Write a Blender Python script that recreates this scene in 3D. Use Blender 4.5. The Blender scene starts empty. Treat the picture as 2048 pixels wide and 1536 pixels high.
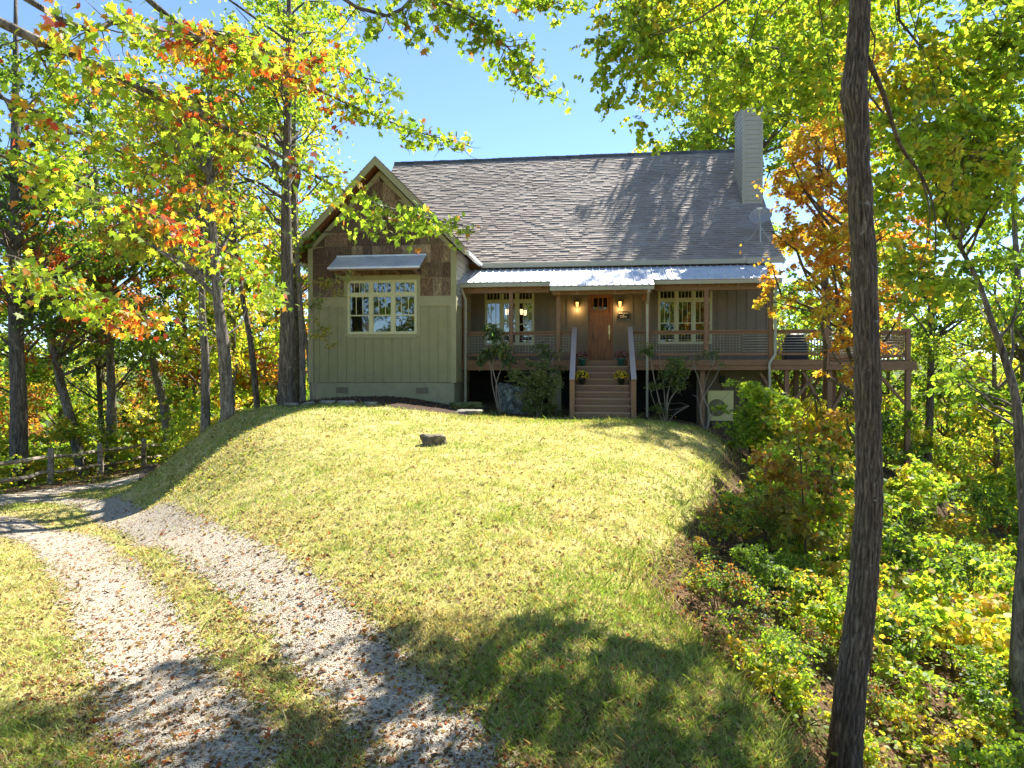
import bpy, math, random
import numpy as np
from mathutils import Vector, Matrix, noise as mnoise
R = math.radians
random.seed(7); rng = np.random.default_rng(7)
sc = bpy.context.scene
col = sc.collection
F = 1365.33; CAMZ = 3.0; PITCH = math.atan(23/F)

# ------------------------------------------------------------------ measuring helpers
def ray(px, py):
    x = (px-1024)/F; v = -(py-768)/F
    return (x, math.cos(PITCH)+v*math.sin(PITCH), -math.sin(PITCH)+v*math.cos(PITCH))
def at(px, py, D):
    r = ray(px, py); t = D/r[1]
    return (r[0]*t, D, CAMZ+r[2]*t)
TH = R(7); HO = (3.06, 23.2); HB = 1.5
def hp(x, y, z):            # house coordinates -> world
    c, s = math.cos(TH), math.sin(TH)
    return (HO[0]+x*c+y*s, HO[1]-x*s+y*c, z)

# ------------------------------------------------------------------ terrain (thin plate spline through surveyed points)
ctrl = []
for px, py, D in [
    (1024,836,21.6),(1207,838,21.2),(1024,849,17.5),(1024,880,15.5),(1024,950,12.5),(1024,1050,9.8),(1024,1200,7.6),(1024,1400,5.9),(1024,1536,5.1),
    (1250,850,17.8),(1250,900,14.8),(1250,1000,11.4),
    (830,799,22.6),(640,803,23),(750,828,17.7),(650,868,15.7),(650,950,12.7),(650,1100,9.3),(650,1300,7.0),(650,1536,5.15),
    (850,840,17.5),(850,880,15.7),
    (500,846,18.2),(450,836,19.3),(570,812,20.3),(450,905,16),(425,985,13.6),(380,1045,12.4),(400,1100,10.5),
    (400,878,18.6),(335,925,19.2),(300,962,19.2),(200,1000,18.3),(250,975,21.5),(240,955,25),(250,940,28),
    (300,1536,5.2),(300,1200,9),(300,1080,12.5),(300,1015,16.2),
    (0,1536,5.2),(0,1200,9.2),(0,1050,15),(2,990,20.5),(104,969,23.3),(195,951,26.1),(285,934,29),(350,925,32),
    (1400,868,17.8),(1440,905,16.6),(1430,960,14),(1400,1010,12.2),(1300,1120,9.3),(1400,1300,6.9),(1600,1536,5.1),(1500,1400,5.9)]:
    ctrl.append(at(px, py, D))
ctrl += [hp(0,1.5,1.7),hp(-5,6,2.0),hp(4,0.3,1.05),hp(5.5,1.5,.6),hp(9.7,0,-.4),hp(12,4,-1.6),hp(-13,3,.2),hp(-8,12,.6),hp(3,12,0),
         (2.95,6,-.75),(4.5,8.5,-.9),(5.2,12,-.55),(6.0,15.5,-.1),(8,9,-1.9),(9,15,-1.7),(13,12,-3.2),(12,20,-1.6),(18,20,-4),(7,4,-1.9),(4.2,2,-1.2),(0,0,.05),(-4,0,0),(-10,2,-.05),(-16,6,-.3),
         (-18.5,20,-.9),(-19,28,-1.6),(-22,14,-1.2),(-24,24,-3.4),(-12,38,-1.5),(-18,40,-3.2),(-30,30,-6),(-32,10,-3),(0,44,-3),(14,38,-5),(25,30,-8),(28,10,-7),(20,-5,-4),(-20,-8,0),(0,-12,.6),(-40,45,-9),(38,45,-13),(0,60,-9)]
ctrl = np.array(ctrl)
def _tps_fit(P, z, lam=.02):
    n = len(P); d = np.linalg.norm(P[:,None]-P[None], axis=2)
    K = np.where(d>0, d*d*np.log(np.maximum(d,1e-9)), 0)+lam*np.eye(n)
    A = np.zeros((n+3,n+3)); A[:n,:n]=K; A[:n,n]=1; A[:n,n+1:]=P; A[n,:n]=1; A[n+1:,:n]=P.T
    b = np.zeros(n+3); b[:n]=z
    return np.linalg.solve(A,b)
_W = _tps_fit(ctrl[:,:2], ctrl[:,2])
def smooth(a, b, x): 
    t = np.clip((x-a)/(b-a),0,1); return t*t*(3-2*t)
def ground(X, Y):
    X = np.atleast_1d(np.asarray(X,float)); Y = np.atleast_1d(np.asarray(Y,float)); sh = X.shape
    P = np.stack([X.ravel(),Y.ravel()],1); out = np.empty(len(P)); C = ctrl[:,:2]
    for i in range(0,len(P),20000):
        q = P[i:i+20000]
        cx = np.clip(q[:,0],-40,38); cy = np.clip(q[:,1],-12,60)
        d2 = (cx[:,None]-C[None,:,0])**2+(cy[:,None]-C[None,:,1])**2
        k = np.where(d2>1e-12, .5*d2*np.log(np.maximum(d2,1e-12)),0)
        z = k@_W[:-3]+_W[-3]+cx*_W[-2]+cy*_W[-1]
        r = np.hypot(q[:,0]-0, q[:,1]-18)
        far = -14-30*smooth(60,260,r)+ (22*np.sin(q[:,0]*.006+1.3)*np.sin(q[:,1]*.005)+9*np.sin(q[:,0]*.017+q[:,1]*.011))*smooth(150,500,r)+60*smooth(500,2200,r)
        w = smooth(38,75,r)
        out[i:i+20000] = z*(1-w)+far*w
    out += .03*np.sin(P[:,0]*2.1+P[:,1]*.7)*np.sin(P[:,1]*1.7-P[:,0]*.4)
    return out.reshape(sh)
def gz(x, y): return float(ground([x],[y])[0])

# ------------------------------------------------------------------ materials
def mat(name):
    m = bpy.data.materials.new(name); m.use_nodes = True; nt = m.node_tree; nt.nodes.clear()
    out = nt.nodes.new('ShaderNodeOutputMaterial'); return m, nt, out
def nd(nt, t, **kw):
    n = nt.nodes.new(t)
    for k, v in kw.items():
        if k.startswith('i_'):
            n.inputs[k[2:].replace('_',' ')].default_value = v
        else: setattr(n, k, v)
    return n
def ramp(nt, fac, stops, interp='LINEAR'):
    r = nt.nodes.new('ShaderNodeValToRGB'); r.color_ramp.interpolation = interp
    e = r.color_ramp.elements
    while len(e) < len(stops): e.new(.5)
    for el, (p, c) in zip(e, stops): el.position = p; el.color = (*c,1)
    nt.links.new(fac, r.inputs['Fac']); return r.outputs['Color']
def noise(nt, scale, detail=4, rough=.6, vec=None, dist=0):
    n = nd(nt,'ShaderNodeTexNoise'); n.inputs['Scale'].default_value=scale; n.inputs['Detail'].default_value=detail
    n.inputs['Roughness'].default_value=rough; n.inputs['Distortion'].default_value=dist
    if vec is not None: nt.links.new(vec, n.inputs['Vector'])
    return n
def mapping(nt, scale=(1,1,1), coord='Object', rot=(0,0,0)):
    tc = nd(nt,'ShaderNodeTexCoord'); mp = nd(nt,'ShaderNodeMapping'); mp.inputs['Scale'].default_value=scale; mp.inputs['Rotation'].default_value=rot
    nt.links.new(tc.outputs[coord], mp.inputs['Vector']); return mp.outputs['Vector']
def bump(nt, h, s=.3, d=.02):
    b = nd(nt,'ShaderNodeBump'); b.inputs['Strength'].default_value=s; b.inputs['Distance'].default_value=d
    nt.links.new(h, b.inputs['Height']); return b.outputs['Normal']
def simple(name, stops, scale=(6,6,6), rough=.7, nscale=1, bs=.25, bd=.01, metal=0, detail=5, spec=.3, coord='Object'):
    m, nt, out = mat(name)
    v = mapping(nt, scale, coord); n = noise(nt, nscale, detail, .65, v)
    c = ramp(nt, n.outputs['Fac'], stops)
    p = nd(nt,'ShaderNodeBsdfPrincipled'); nt.links.new(c, p.inputs['Base Color'])
    p.inputs['Roughness'].default_value=rough; p.inputs['Metallic'].default_value=metal; p.inputs['Specular IOR Level'].default_value=spec
    nt.links.new(bump(nt, n.outputs['Fac'], bs, bd), p.inputs['Normal'])
    nt.links.new(p.outputs[0], out.inputs[0]); return m
def sh(c, f): return tuple(min(1,x*f) for x in c)
def varied(name, c, var=.25, **kw): return simple(name, [(.25,sh(c,1-var)),(.5,c),(.75,sh(c,1+var))], **kw)

M = {}
M['sage'] = varied('sage_paint', (.31,.29,.15), .10, scale=(3,3,3), rough=.65, bs=.15)
M['sage2'] = varied('sage_trim_paint', (.35,.325,.175), .08, scale=(5,5,5), rough=.6, bs=.1)
M['block'] = varied('painted_block', (.33,.31,.18), .14, scale=(5,5,5), rough=.8, bs=.3)
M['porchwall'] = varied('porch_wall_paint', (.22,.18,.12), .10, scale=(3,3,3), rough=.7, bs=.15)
M['lap'] = varied('lap_siding_paint', (.40,.38,.30), .06, scale=(4,4,4), rough=.6, bs=.1)
M['cream'] = varied('cream_window_paint', (.62,.60,.36), .05, scale=(8,8,8), rough=.5, bs=.05)
M['stain'] = varied('brown_stained_wood', (.27,.155,.085), .2, scale=(3,18,18), rough=.6, bs=.2)
M['tread'] = varied('brown_deck_paint', (.22,.135,.08), .15, scale=(4,14,14), rough=.55, bs=.15)
M['nosing'] = varied('pale_tread_paint', (.40,.27,.17), .15, scale=(4,14,14), rough=.55, bs=.1)  # treads paler than the brown risers
M['railcap'] = varied('skylit_handrail', (.40,.33,.29), .12, scale=(20,3,20), rough=.45, bs=.1, spec=.5)  # paler and greyer than the posts: sky light painted into the colour
M['cedar'] = varied('cedar_soffit', (.20,.085,.035), .3, scale=(3,20,20), rough=.6)
M['gutter'] = varied('gutter_enamel', (.42,.41,.31), .05, scale=(3,3,3), rough=.4, bs=.03, spec=.5)
M['dark'] = varied('void_shade_dark', (.02,.018,.015), .3, rough=.9)  # near-black colour that paints the shade in voids and openings
M['white'] = varied('white_or_sunlit_enamel', (.75,.75,.72), .04, rough=.35, bs=.02)  # own white of the feed horn; painted sunlight on the wing gutter
M['greymetal'] = varied('galvanised_wire', (.45,.45,.42), .15, rough=.35, metal=.5, bs=.05)
M['black'] = varied('black_enamel', (.02,.02,.02), .3, rough=.4, bs=.05)
M['brass'] = varied('brass', (.75,.62,.30), .1, rough=.3, metal=.7, bs=.02)
M['ac'] = varied('cream_unit_enamel', (.62,.58,.26), .05, rough=.4, bs=.03)
M['dish'] = varied('dish_grey', (.40,.38,.35), .06, rough=.5, bs=.03)
M['potgreen'] = varied('green_pot', (.02,.10,.08), .2, rough=.3, bs=.05, spec=.6)
M['potblack'] = varied('black_pot', (.03,.028,.025), .2, rough=.5)
M['fence'] = simple('weathered_fence_wood', [(.3,(.10,.08,.06)),(.5,(.28,.23,.18)),(.7,(.50,.44,.36))], scale=(3,3,9), rough=.85, bs=.5, bd=.02)
M['timber'] = simple('old_timber', [(.3,(.03,.02,.015)),(.6,(.10,.07,.05)),(.8,(.2,.15,.1))], scale=(5,5,5), rough=.9, bs=.5, bd=.02)
M['rock'] = simple('grey_rock', [(.3,(.08,.075,.06)),(.5,(.22,.20,.16)),(.75,(.42,.38,.32))], scale=(4,4,4), rough=.9, bs=.9, bd=.05, detail=8)
M['rockbrown'] = simple('brown_rock', [(.3,(.05,.04,.03)),(.5,(.15,.12,.085)),(.75,(.36,.31,.25))], scale=(5,5,5), rough=.9, bs=.9, bd=.05, detail=8)
M['lichen'] = simple('lichen_rock', [(.35,(.05,.06,.05)),(.5,(.14,.16,.13)),(.62,(.34,.38,.33))], scale=(6,6,6), rough=.95, bs=.9, bd=.06, detail=9)
M['moss'] = simple('mossy_rock', [(.3,(.05,.055,.02)),(.5,(.12,.13,.04)),(.7,(.24,.22,.10))], scale=(5,5,5), rough=.95, bs=.9, bd=.05, detail=8)
M['signwood'] = varied('sign_black_paint', (.015,.013,.012), .2, rough=.5)

def mat_metal_roof():
    m, nt, out = mat('galvanised_roof_sheet')
    v = mapping(nt,(2,2,2)); n = noise(nt,1,5,.6,v); n2 = noise(nt,40,3,.6,v)
    c = ramp(nt, n.outputs['Fac'], [(.3,(.55,.57,.62)),(.6,(.74,.75,.78)),(.8,(.62,.60,.58))])
    p = nd(nt,'ShaderNodeBsdfPrincipled'); nt.links.new(c,p.inputs['Base Color']); p.inputs['Metallic'].default_value=.35
    r = ramp(nt,n2.outputs['Fac'],[(.3,(.38,)*3),(.7,(.55,)*3)]); nt.links.new(r,p.inputs['Roughness'])
    nt.links.new(p.outputs[0],out.inputs[0]); return m
M['metalroof'] = mat_metal_roof()

def mat_shingle():
    m, nt, out = mat('asphalt_shingle')
    a = nd(nt,'ShaderNodeAttribute', attribute_name='col'); v = mapping(nt,(1,1,1))
    g = noise(nt,60,3,.8,v); big = noise(nt,.6,4,.6,v)
    mx = nd(nt,'ShaderNodeMix', data_type='RGBA', blend_type='MULTIPLY'); mx.inputs['Factor'].default_value=.8
    nt.links.new(a.outputs['Color'], mx.inputs['A']); nt.links.new(ramp(nt,g.outputs['Fac'],[(.3,(.6,.6,.6)),(.7,(1,1,1))]), mx.inputs['B'])
    m2 = nd(nt,'ShaderNodeMix', data_type='RGBA', blend_type='MULTIPLY'); m2.inputs['Factor'].default_value=.6
    nt.links.new(mx.outputs['Result'], m2.inputs['A']); nt.links.new(ramp(nt,big.outputs['Fac'],[(.35,(.75,.72,.7)),(.65,(1,1,1))]), m2.inputs['B'])
    p = nd(nt,'ShaderNodeBsdfPrincipled'); nt.links.new(m2.outputs['Result'],p.inputs['Base Color']); p.inputs['Roughness'].default_value=.85
    nt.links.new(bump(nt,g.outputs['Fac'],.5,.01),p.inputs['Normal'])
    nt.links.new(p.outputs[0],out.inputs[0]); return m
M['shingle'] = mat_shingle()

def mat_barkshingle():
    m, nt, out = mat('poplar_bark_shingle')
    a = nd(nt,'ShaderNodeAttribute', attribute_name='col')
    v = mapping(nt,(34,34,5)); w = noise(nt,1,6,.75,v,1.8)
    c = ramp(nt,w.outputs['Fac'],[(.38,(.5,.42,.35)),(.47,(1.3,1.3,1.25)),(.55,(1.8,1.7,1.5)),(.62,(4.2,3.9,3.3))])
    mx = nd(nt,'ShaderNodeMix', data_type='RGBA', blend_type='MULTIPLY'); mx.inputs['Factor'].default_value=1; mx.clamp_result=False
    nt.links.new(a.outputs['Color'],mx.inputs['A']); nt.links.new(c,mx.inputs['B'])
    p = nd(nt,'ShaderNodeBsdfPrincipled'); nt.links.new(mx.outputs['Result'],p.inputs['Base Color']); p.inputs['Roughness'].default_value=.9
    nt.links.new(bump(nt,w.outputs['Fac'],1,.04),p.inputs['Normal'])
    nt.links.new(p.outputs[0],out.inputs[0]); return m
M['barkshingle'] = mat_barkshingle()

def mat_door():
    m, nt, out = mat('knotty_alder')
    v = mapping(nt,(9,9,1.2)); n = noise(nt,1.5,6,.65,v,.8); k = nd(nt,'ShaderNodeTexVoronoi'); k.inputs['Scale'].default_value=3.2
    nt.links.new(mapping(nt,(1,1,1)),k.inputs['Vector'])
    c = ramp(nt,n.outputs['Fac'],[(.3,(.12,.04,.012)),(.5,(.27,.10,.03)),(.72,(.38,.16,.05))])
    kk = ramp(nt,k.outputs['Distance'],[(.0,(.12,.08,.06)),(.09,(1,1,1))])
    mx = nd(nt,'ShaderNodeMix', data_type='RGBA', blend_type='MULTIPLY'); mx.inputs['Factor'].default_value=1
    nt.links.new(c,mx.inputs['A']); nt.links.new(kk,mx.inputs['B'])
    p = nd(nt,'ShaderNodeBsdfPrincipled'); nt.links.new(mx.outputs['Result'],p.inputs['Base Color']); p.inputs['Roughness'].default_value=.4
    nt.links.new(p.outputs[0],out.inputs[0]); return m
M['door'] = mat_door()

def mat_glass():
    m, nt, out = mat('window_glass')
    t = nd(nt,'ShaderNodeBsdfTransparent'); t.inputs['Color'].default_value=(.75,.78,.74,1)
    g = nd(nt,'ShaderNodeBsdfGlossy'); g.inputs['Roughness'].default_value=.015; g.inputs['Color'].default_value=(.95,.97,1,1)
    n = noise(nt,1.3,2,.5,mapping(nt,(1,1,1))); b = bump(nt,n.outputs['Fac'],.12,.02); nt.links.new(b,g.inputs['Normal'])
    mx = nd(nt,'ShaderNodeMixShader'); mx.inputs['Fac'].default_value=.10
    nt.links.new(t.outputs[0],mx.inputs[1]); nt.links.new(g.outputs[0],mx.inputs[2]); nt.links.new(mx.outputs[0],out.inputs[0]); return m
M['glass'] = mat_glass()
def mat_emit(name, c, s):
    m, nt, out = mat(name); v = mapping(nt,(9,9,9)); n = noise(nt,1,2,.5,v)
    e = nd(nt,'ShaderNodeEmission'); e.inputs['Strength'].default_value=s
    nt.links.new(ramp(nt,n.outputs['Fac'],[(.3,sh(c,.75)),(.7,c)]),e.inputs['Color']); nt.links.new(e.outputs[0],out.inputs[0]); return m
M['lamp'] = mat_emit('lamp_amber_glass',(1,.50,.10),1.3)
M['lampwarm'] = mat_emit('lamp_warm_glass',(1,.66,.34),1.6)

def mat_leaf(name, sat=1.0, trans=.62, bright=1.0, gl=.028):
    m, nt, out = mat(name)
    a = nd(nt,'ShaderNodeAttribute', attribute_name='col')
    v = mapping(nt,(1,1,1)); n = noise(nt,14,3,.6,v)
    mx = nd(nt,'ShaderNodeMix', data_type='RGBA', blend_type='MULTIPLY'); mx.inputs['Factor'].default_value=1; mx.clamp_result=False
    nt.links.new(a.outputs['Color'],mx.inputs['A']); nt.links.new(ramp(nt,n.outputs['Fac'],[(.3,(.72,.72,.72)),(.7,(1,1,1))]),mx.inputs['B'])
    d = nd(nt,'ShaderNodeBsdfDiffuse'); t = nd(nt,'ShaderNodeBsdfTranslucent'); g = nd(nt,'ShaderNodeBsdfGlossy'); g.inputs['Roughness'].default_value=.55; g.inputs['Color'].default_value=(.8,.85,.9,1)
    nt.links.new(mx.outputs['Result'],d.inputs['Color'])
    tc = nd(nt,'ShaderNodeMix', data_type='RGBA', blend_type='MULTIPLY'); tc.inputs['Factor'].default_value=1; tc.clamp_result=False
    nt.links.new(mx.outputs['Result'],tc.inputs['A']); tc.inputs['B'].default_value=(1.8*bright,1.8*bright,.85*bright,1)
    nt.links.new(tc.outputs['Result'],t.inputs['Color'])
    s1 = nd(nt,'ShaderNodeMixShader'); s1.inputs['Fac'].default_value=trans
    nt.links.new(d.outputs[0],s1.inputs[1]); nt.links.new(t.outputs[0],s1.inputs[2])
    s2 = nd(nt,'ShaderNodeMixShader'); s2.inputs['Fac'].default_value=gl
    nt.links.new(s1.outputs[0],s2.inputs[1]); nt.links.new(g.outputs[0],s2.inputs[2])
    nt.links.new(s2.outputs[0],out.inputs[0]); return m
M['leaf'] = mat_leaf('foliage')
M['grass'] = mat_leaf('grass_blades', trans=.35, bright=.8)
M['petal'] = mat_leaf('petals', trans=.3, bright=.8)
M['litter'] = mat_leaf('dry_leaves', trans=.25, bright=.6, gl=.0)

def mat_bark(name, dk, md, lt, sc_=(1,1,1)):
    m, nt, out = mat(name)
    v = mapping(nt,(14*sc_[0],14*sc_[1],2.2*sc_[2])); n = noise(nt,1,7,.7,v,1.2)
    v2 = mapping(nt,(5,5,5)); l = noise(nt,1,4,.6,v2)
    c = ramp(nt,n.outputs['Fac'],[(.36,dk),(.5,md),(.64,lt)])
    lc = ramp(nt,l.outputs['Fac'],[(.60,(0,0,0)),(.68,(1,1,1))])
    mx = nd(nt,'ShaderNodeMix', data_type='RGBA'); nt.links.new(c,mx.inputs['A']); mx.inputs['B'].default_value=(*sh(lt,1.5),1)
    ml = nd(nt,'ShaderNodeMath', operation='MULTIPLY'); ml.inputs[1].default_value=.5; nt.links.new(lc,ml.inputs[0]); nt.links.new(ml.outputs[0],mx.inputs['Factor'])
    p = nd(nt,'ShaderNodeBsdfPrincipled'); p.inputs['Roughness'].default_value=.9; nt.links.new(mx.outputs['Result'],p.inputs['Base Color'])
    nt.links.new(bump(nt,n.outputs['Fac'],1,.05),p.inputs['Normal']); nt.links.new(p.outputs[0],out.inputs[0]); return m
M['bark'] = mat_bark('tree_bark',(.05,.04,.03),(.17,.14,.11),(.34,.29,.23))
M['barkdark'] = mat_bark('dark_tree_bark',(.03,.024,.018),(.11,.088,.066),(.23,.19,.14))
def mat_barkridge():
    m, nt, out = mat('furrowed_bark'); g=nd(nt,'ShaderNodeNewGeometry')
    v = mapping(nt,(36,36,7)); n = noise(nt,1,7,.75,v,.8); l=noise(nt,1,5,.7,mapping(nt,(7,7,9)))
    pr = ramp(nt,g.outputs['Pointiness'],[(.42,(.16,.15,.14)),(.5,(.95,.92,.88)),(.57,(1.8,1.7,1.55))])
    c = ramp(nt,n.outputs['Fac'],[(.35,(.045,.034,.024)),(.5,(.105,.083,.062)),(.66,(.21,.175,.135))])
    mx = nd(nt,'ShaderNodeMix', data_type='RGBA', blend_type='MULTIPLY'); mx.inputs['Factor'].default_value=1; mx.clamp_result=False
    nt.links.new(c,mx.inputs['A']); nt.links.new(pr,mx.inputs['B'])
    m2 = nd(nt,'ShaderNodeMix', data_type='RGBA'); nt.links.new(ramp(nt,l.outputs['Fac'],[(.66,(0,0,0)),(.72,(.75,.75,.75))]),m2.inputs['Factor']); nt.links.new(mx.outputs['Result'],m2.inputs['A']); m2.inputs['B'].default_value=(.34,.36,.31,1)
    p = nd(nt,'ShaderNodeBsdfPrincipled'); p.inputs['Roughness'].default_value=.95; nt.links.new(m2.outputs['Result'],p.inputs['Base Color'])
    nt.links.new(bump(nt,n.outputs['Fac'],.8,.02),p.inputs['Normal']); nt.links.new(p.outputs[0],out.inputs[0]); return m
M['barkridge']=mat_barkridge()
M['twig'] = varied('twig_bark',(.10,.075,.05),.3,rough=.9)
M['twiggrey'] = varied('grey_twig_bark',(.30,.25,.19),.25,rough=.9)

def mat_ground():
    m, nt, out = mat('hillside_soil')
    L = nt.links
    v = mapping(nt,(1,1,1)); 
    a_l = nd(nt,'ShaderNodeAttribute', attribute_name='lawn'); a_m = nd(nt,'ShaderNodeAttribute', attribute_name='mulch')
    nb = noise(nt,.45,5,.6,v); nm = noise(nt,4,5,.7,v); nf = noise(nt,45,4,.75,v)
    # lawn: dry straw and green thatch
    straw = ramp(nt,nf.outputs['Fac'],[(.3,(.26,.19,.08)),(.5,(.52,.42,.18)),(.7,(.72,.60,.30))])
    green = ramp(nt,nf.outputs['Fac'],[(.3,(.10,.12,.025)),(.5,(.24,.27,.05)),(.7,(.38,.38,.10))])
    f1 = ramp(nt,nm.outputs['Fac'],[(.38,(0,0,0)),(.62,(1,1,1))]); 
    lawn = nd(nt,'ShaderNodeMix', data_type='RGBA'); L.new(f1,lawn.inputs['Factor']); L.new(straw,lawn.inputs['A']); L.new(green,lawn.inputs['B'])
    forest = ramp(nt,nf.outputs['Fac'],[(.3,(.03,.02,.012)),(.5,(.12,.075,.04)),(.62,(.22,.14,.08)),(.75,(.36,.28,.2))])
    mulch = ramp(nt,nf.outputs['Fac'],[(.35,(.02,.015,.012)),(.55,(.08,.055,.04)),(.72,(.22,.16,.12))])
    fgreen = nd(nt,'ShaderNodeMix', data_type='RGBA'); L.new(ramp(nt,nb.outputs['Fac'],[(.5,(0,0,0)),(.65,(.7,.7,.7))]),fgreen.inputs['Factor']); L.new(forest,fgreen.inputs['A']); fgreen.inputs['B'].default_value=(.07,.10,.02,1)
    def rag(attr):
        ad = nd(nt,'ShaderNodeMath', operation='ADD'); L.new(attr.outputs['Fac'],ad.inputs[0])
        s = nd(nt,'ShaderNodeMath', operation='MULTIPLY_ADD'); L.new(nm.outputs['Fac'],s.inputs[0]); s.inputs[1].default_value=.7; s.inputs[2].default_value=-.35; L.new(s.outputs[0],ad.inputs[1])
        return ramp(nt,ad.outputs[0],[(.42,(0,0,0)),(.58,(1,1,1))])
    x1 = nd(nt,'ShaderNodeMix', data_type='RGBA'); L.new(rag(a_l),x1.inputs['Factor']); L.new(fgreen.outputs['Result'],x1.inputs['A']); L.new(lawn.outputs['Result'],x1.inputs['B'])
    x2 = nd(nt,'ShaderNodeMix', data_type='RGBA'); L.new(rag(a_m),x2.inputs['Factor']); L.new(x1.outputs['Result'],x2.inputs['A']); L.new(mulch,x2.inputs['B'])
    a_f = nd(nt,'ShaderNodeAttribute', attribute_name='far'); nfar = noise(nt,.05,8,.75,v)
    cano = ramp(nt,nfar.outputs['Fac'],[(.35,(.03,.05,.02)),(.48,(.07,.10,.03)),(.56,(.14,.13,.03)),(.66,(.20,.10,.03))])
    x3 = nd(nt,'ShaderNodeMix', data_type='RGBA'); L.new(a_f.outputs['Fac'],x3.inputs['Factor']); L.new(x2.outputs['Result'],x3.inputs['A']); L.new(cano,x3.inputs['B']); x2=x3
    p = nd(nt,'ShaderNodeBsdfPrincipled'); p.inputs['Roughness'].default_value=.95; p.inputs['Specular IOR Level'].default_value=.1
    L.new(x2.outputs['Result'],p.inputs['Base Color']); L.new(bump(nt,nf.outputs['Fac'],.8,.03),p.inputs['Normal']); L.new(p.outputs[0],out.inputs[0]); return m
M['ground'] = mat_ground()
def mat_gravel():
    m, nt, out = mat('drive_gravel'); L = nt.links
    v = mapping(nt,(1,1,1)); vo = nd(nt,'ShaderNodeTexVoronoi'); vo.inputs['Scale'].default_value=60; L.new(v,vo.inputs['Vector'])
    sep = nd(nt,'ShaderNodeSeparateColor'); L.new(vo.outputs['Color'],sep.inputs['Color'])
    c = ramp(nt,sep.outputs[0],[(0,(.20,.165,.12)),(.4,(.33,.28,.215)),(.7,(.44,.38,.30)),(1,(.56,.50,.40))])
    n = noise(nt,3,4,.6,v); dirt = nd(nt,'ShaderNodeMix', data_type='RGBA'); L.new(ramp(nt,n.outputs['Fac'],[(.45,(0,0,0)),(.7,(.6,.6,.6))]),dirt.inputs['Factor']); L.new(c,dirt.inputs['A']); dirt.inputs['B'].default_value=(.34,.27,.18,1)
    p = nd(nt,'ShaderNodeBsdfPrincipled'); p.inputs['Roughness'].default_value=.9; L.new(dirt.outputs['Result'],p.inputs['Base Color'])
    L.new(bump(nt,vo.outputs['Distance'],.8,-.02),p.inputs['Normal'])
    a = nd(nt,'ShaderNodeAttribute', attribute_name='edge'); nn = noise(nt,7,5,.75,v)
    ad = nd(nt,'ShaderNodeMath', operation='MULTIPLY_ADD'); L.new(nn.outputs['Fac'],ad.inputs[0]); ad.inputs[1].default_value=1.1; L.new(a.outputs['Fac'],ad.inputs[2])
    th = nd(nt,'ShaderNodeMath', operation='GREATER_THAN'); L.new(ad.outputs[0],th.inputs[0]); th.inputs[1].default_value=1.26
    t = nd(nt,'ShaderNodeBsdfTransparent'); mx = nd(nt,'ShaderNodeMixShader'); L.new(th.outputs[0],mx.inputs['Fac']); L.new(t.outputs[0],mx.inputs[1]); L.new(p.outputs[0],mx.inputs[2])
    L.new(mx.outputs[0],out.inputs[0]); return m
M['gravel'] = mat_gravel()
M['pebble'] = varied('gravel_stone',(.40,.345,.27),.4,scale=(40,40,40),rough=.9)

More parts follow.
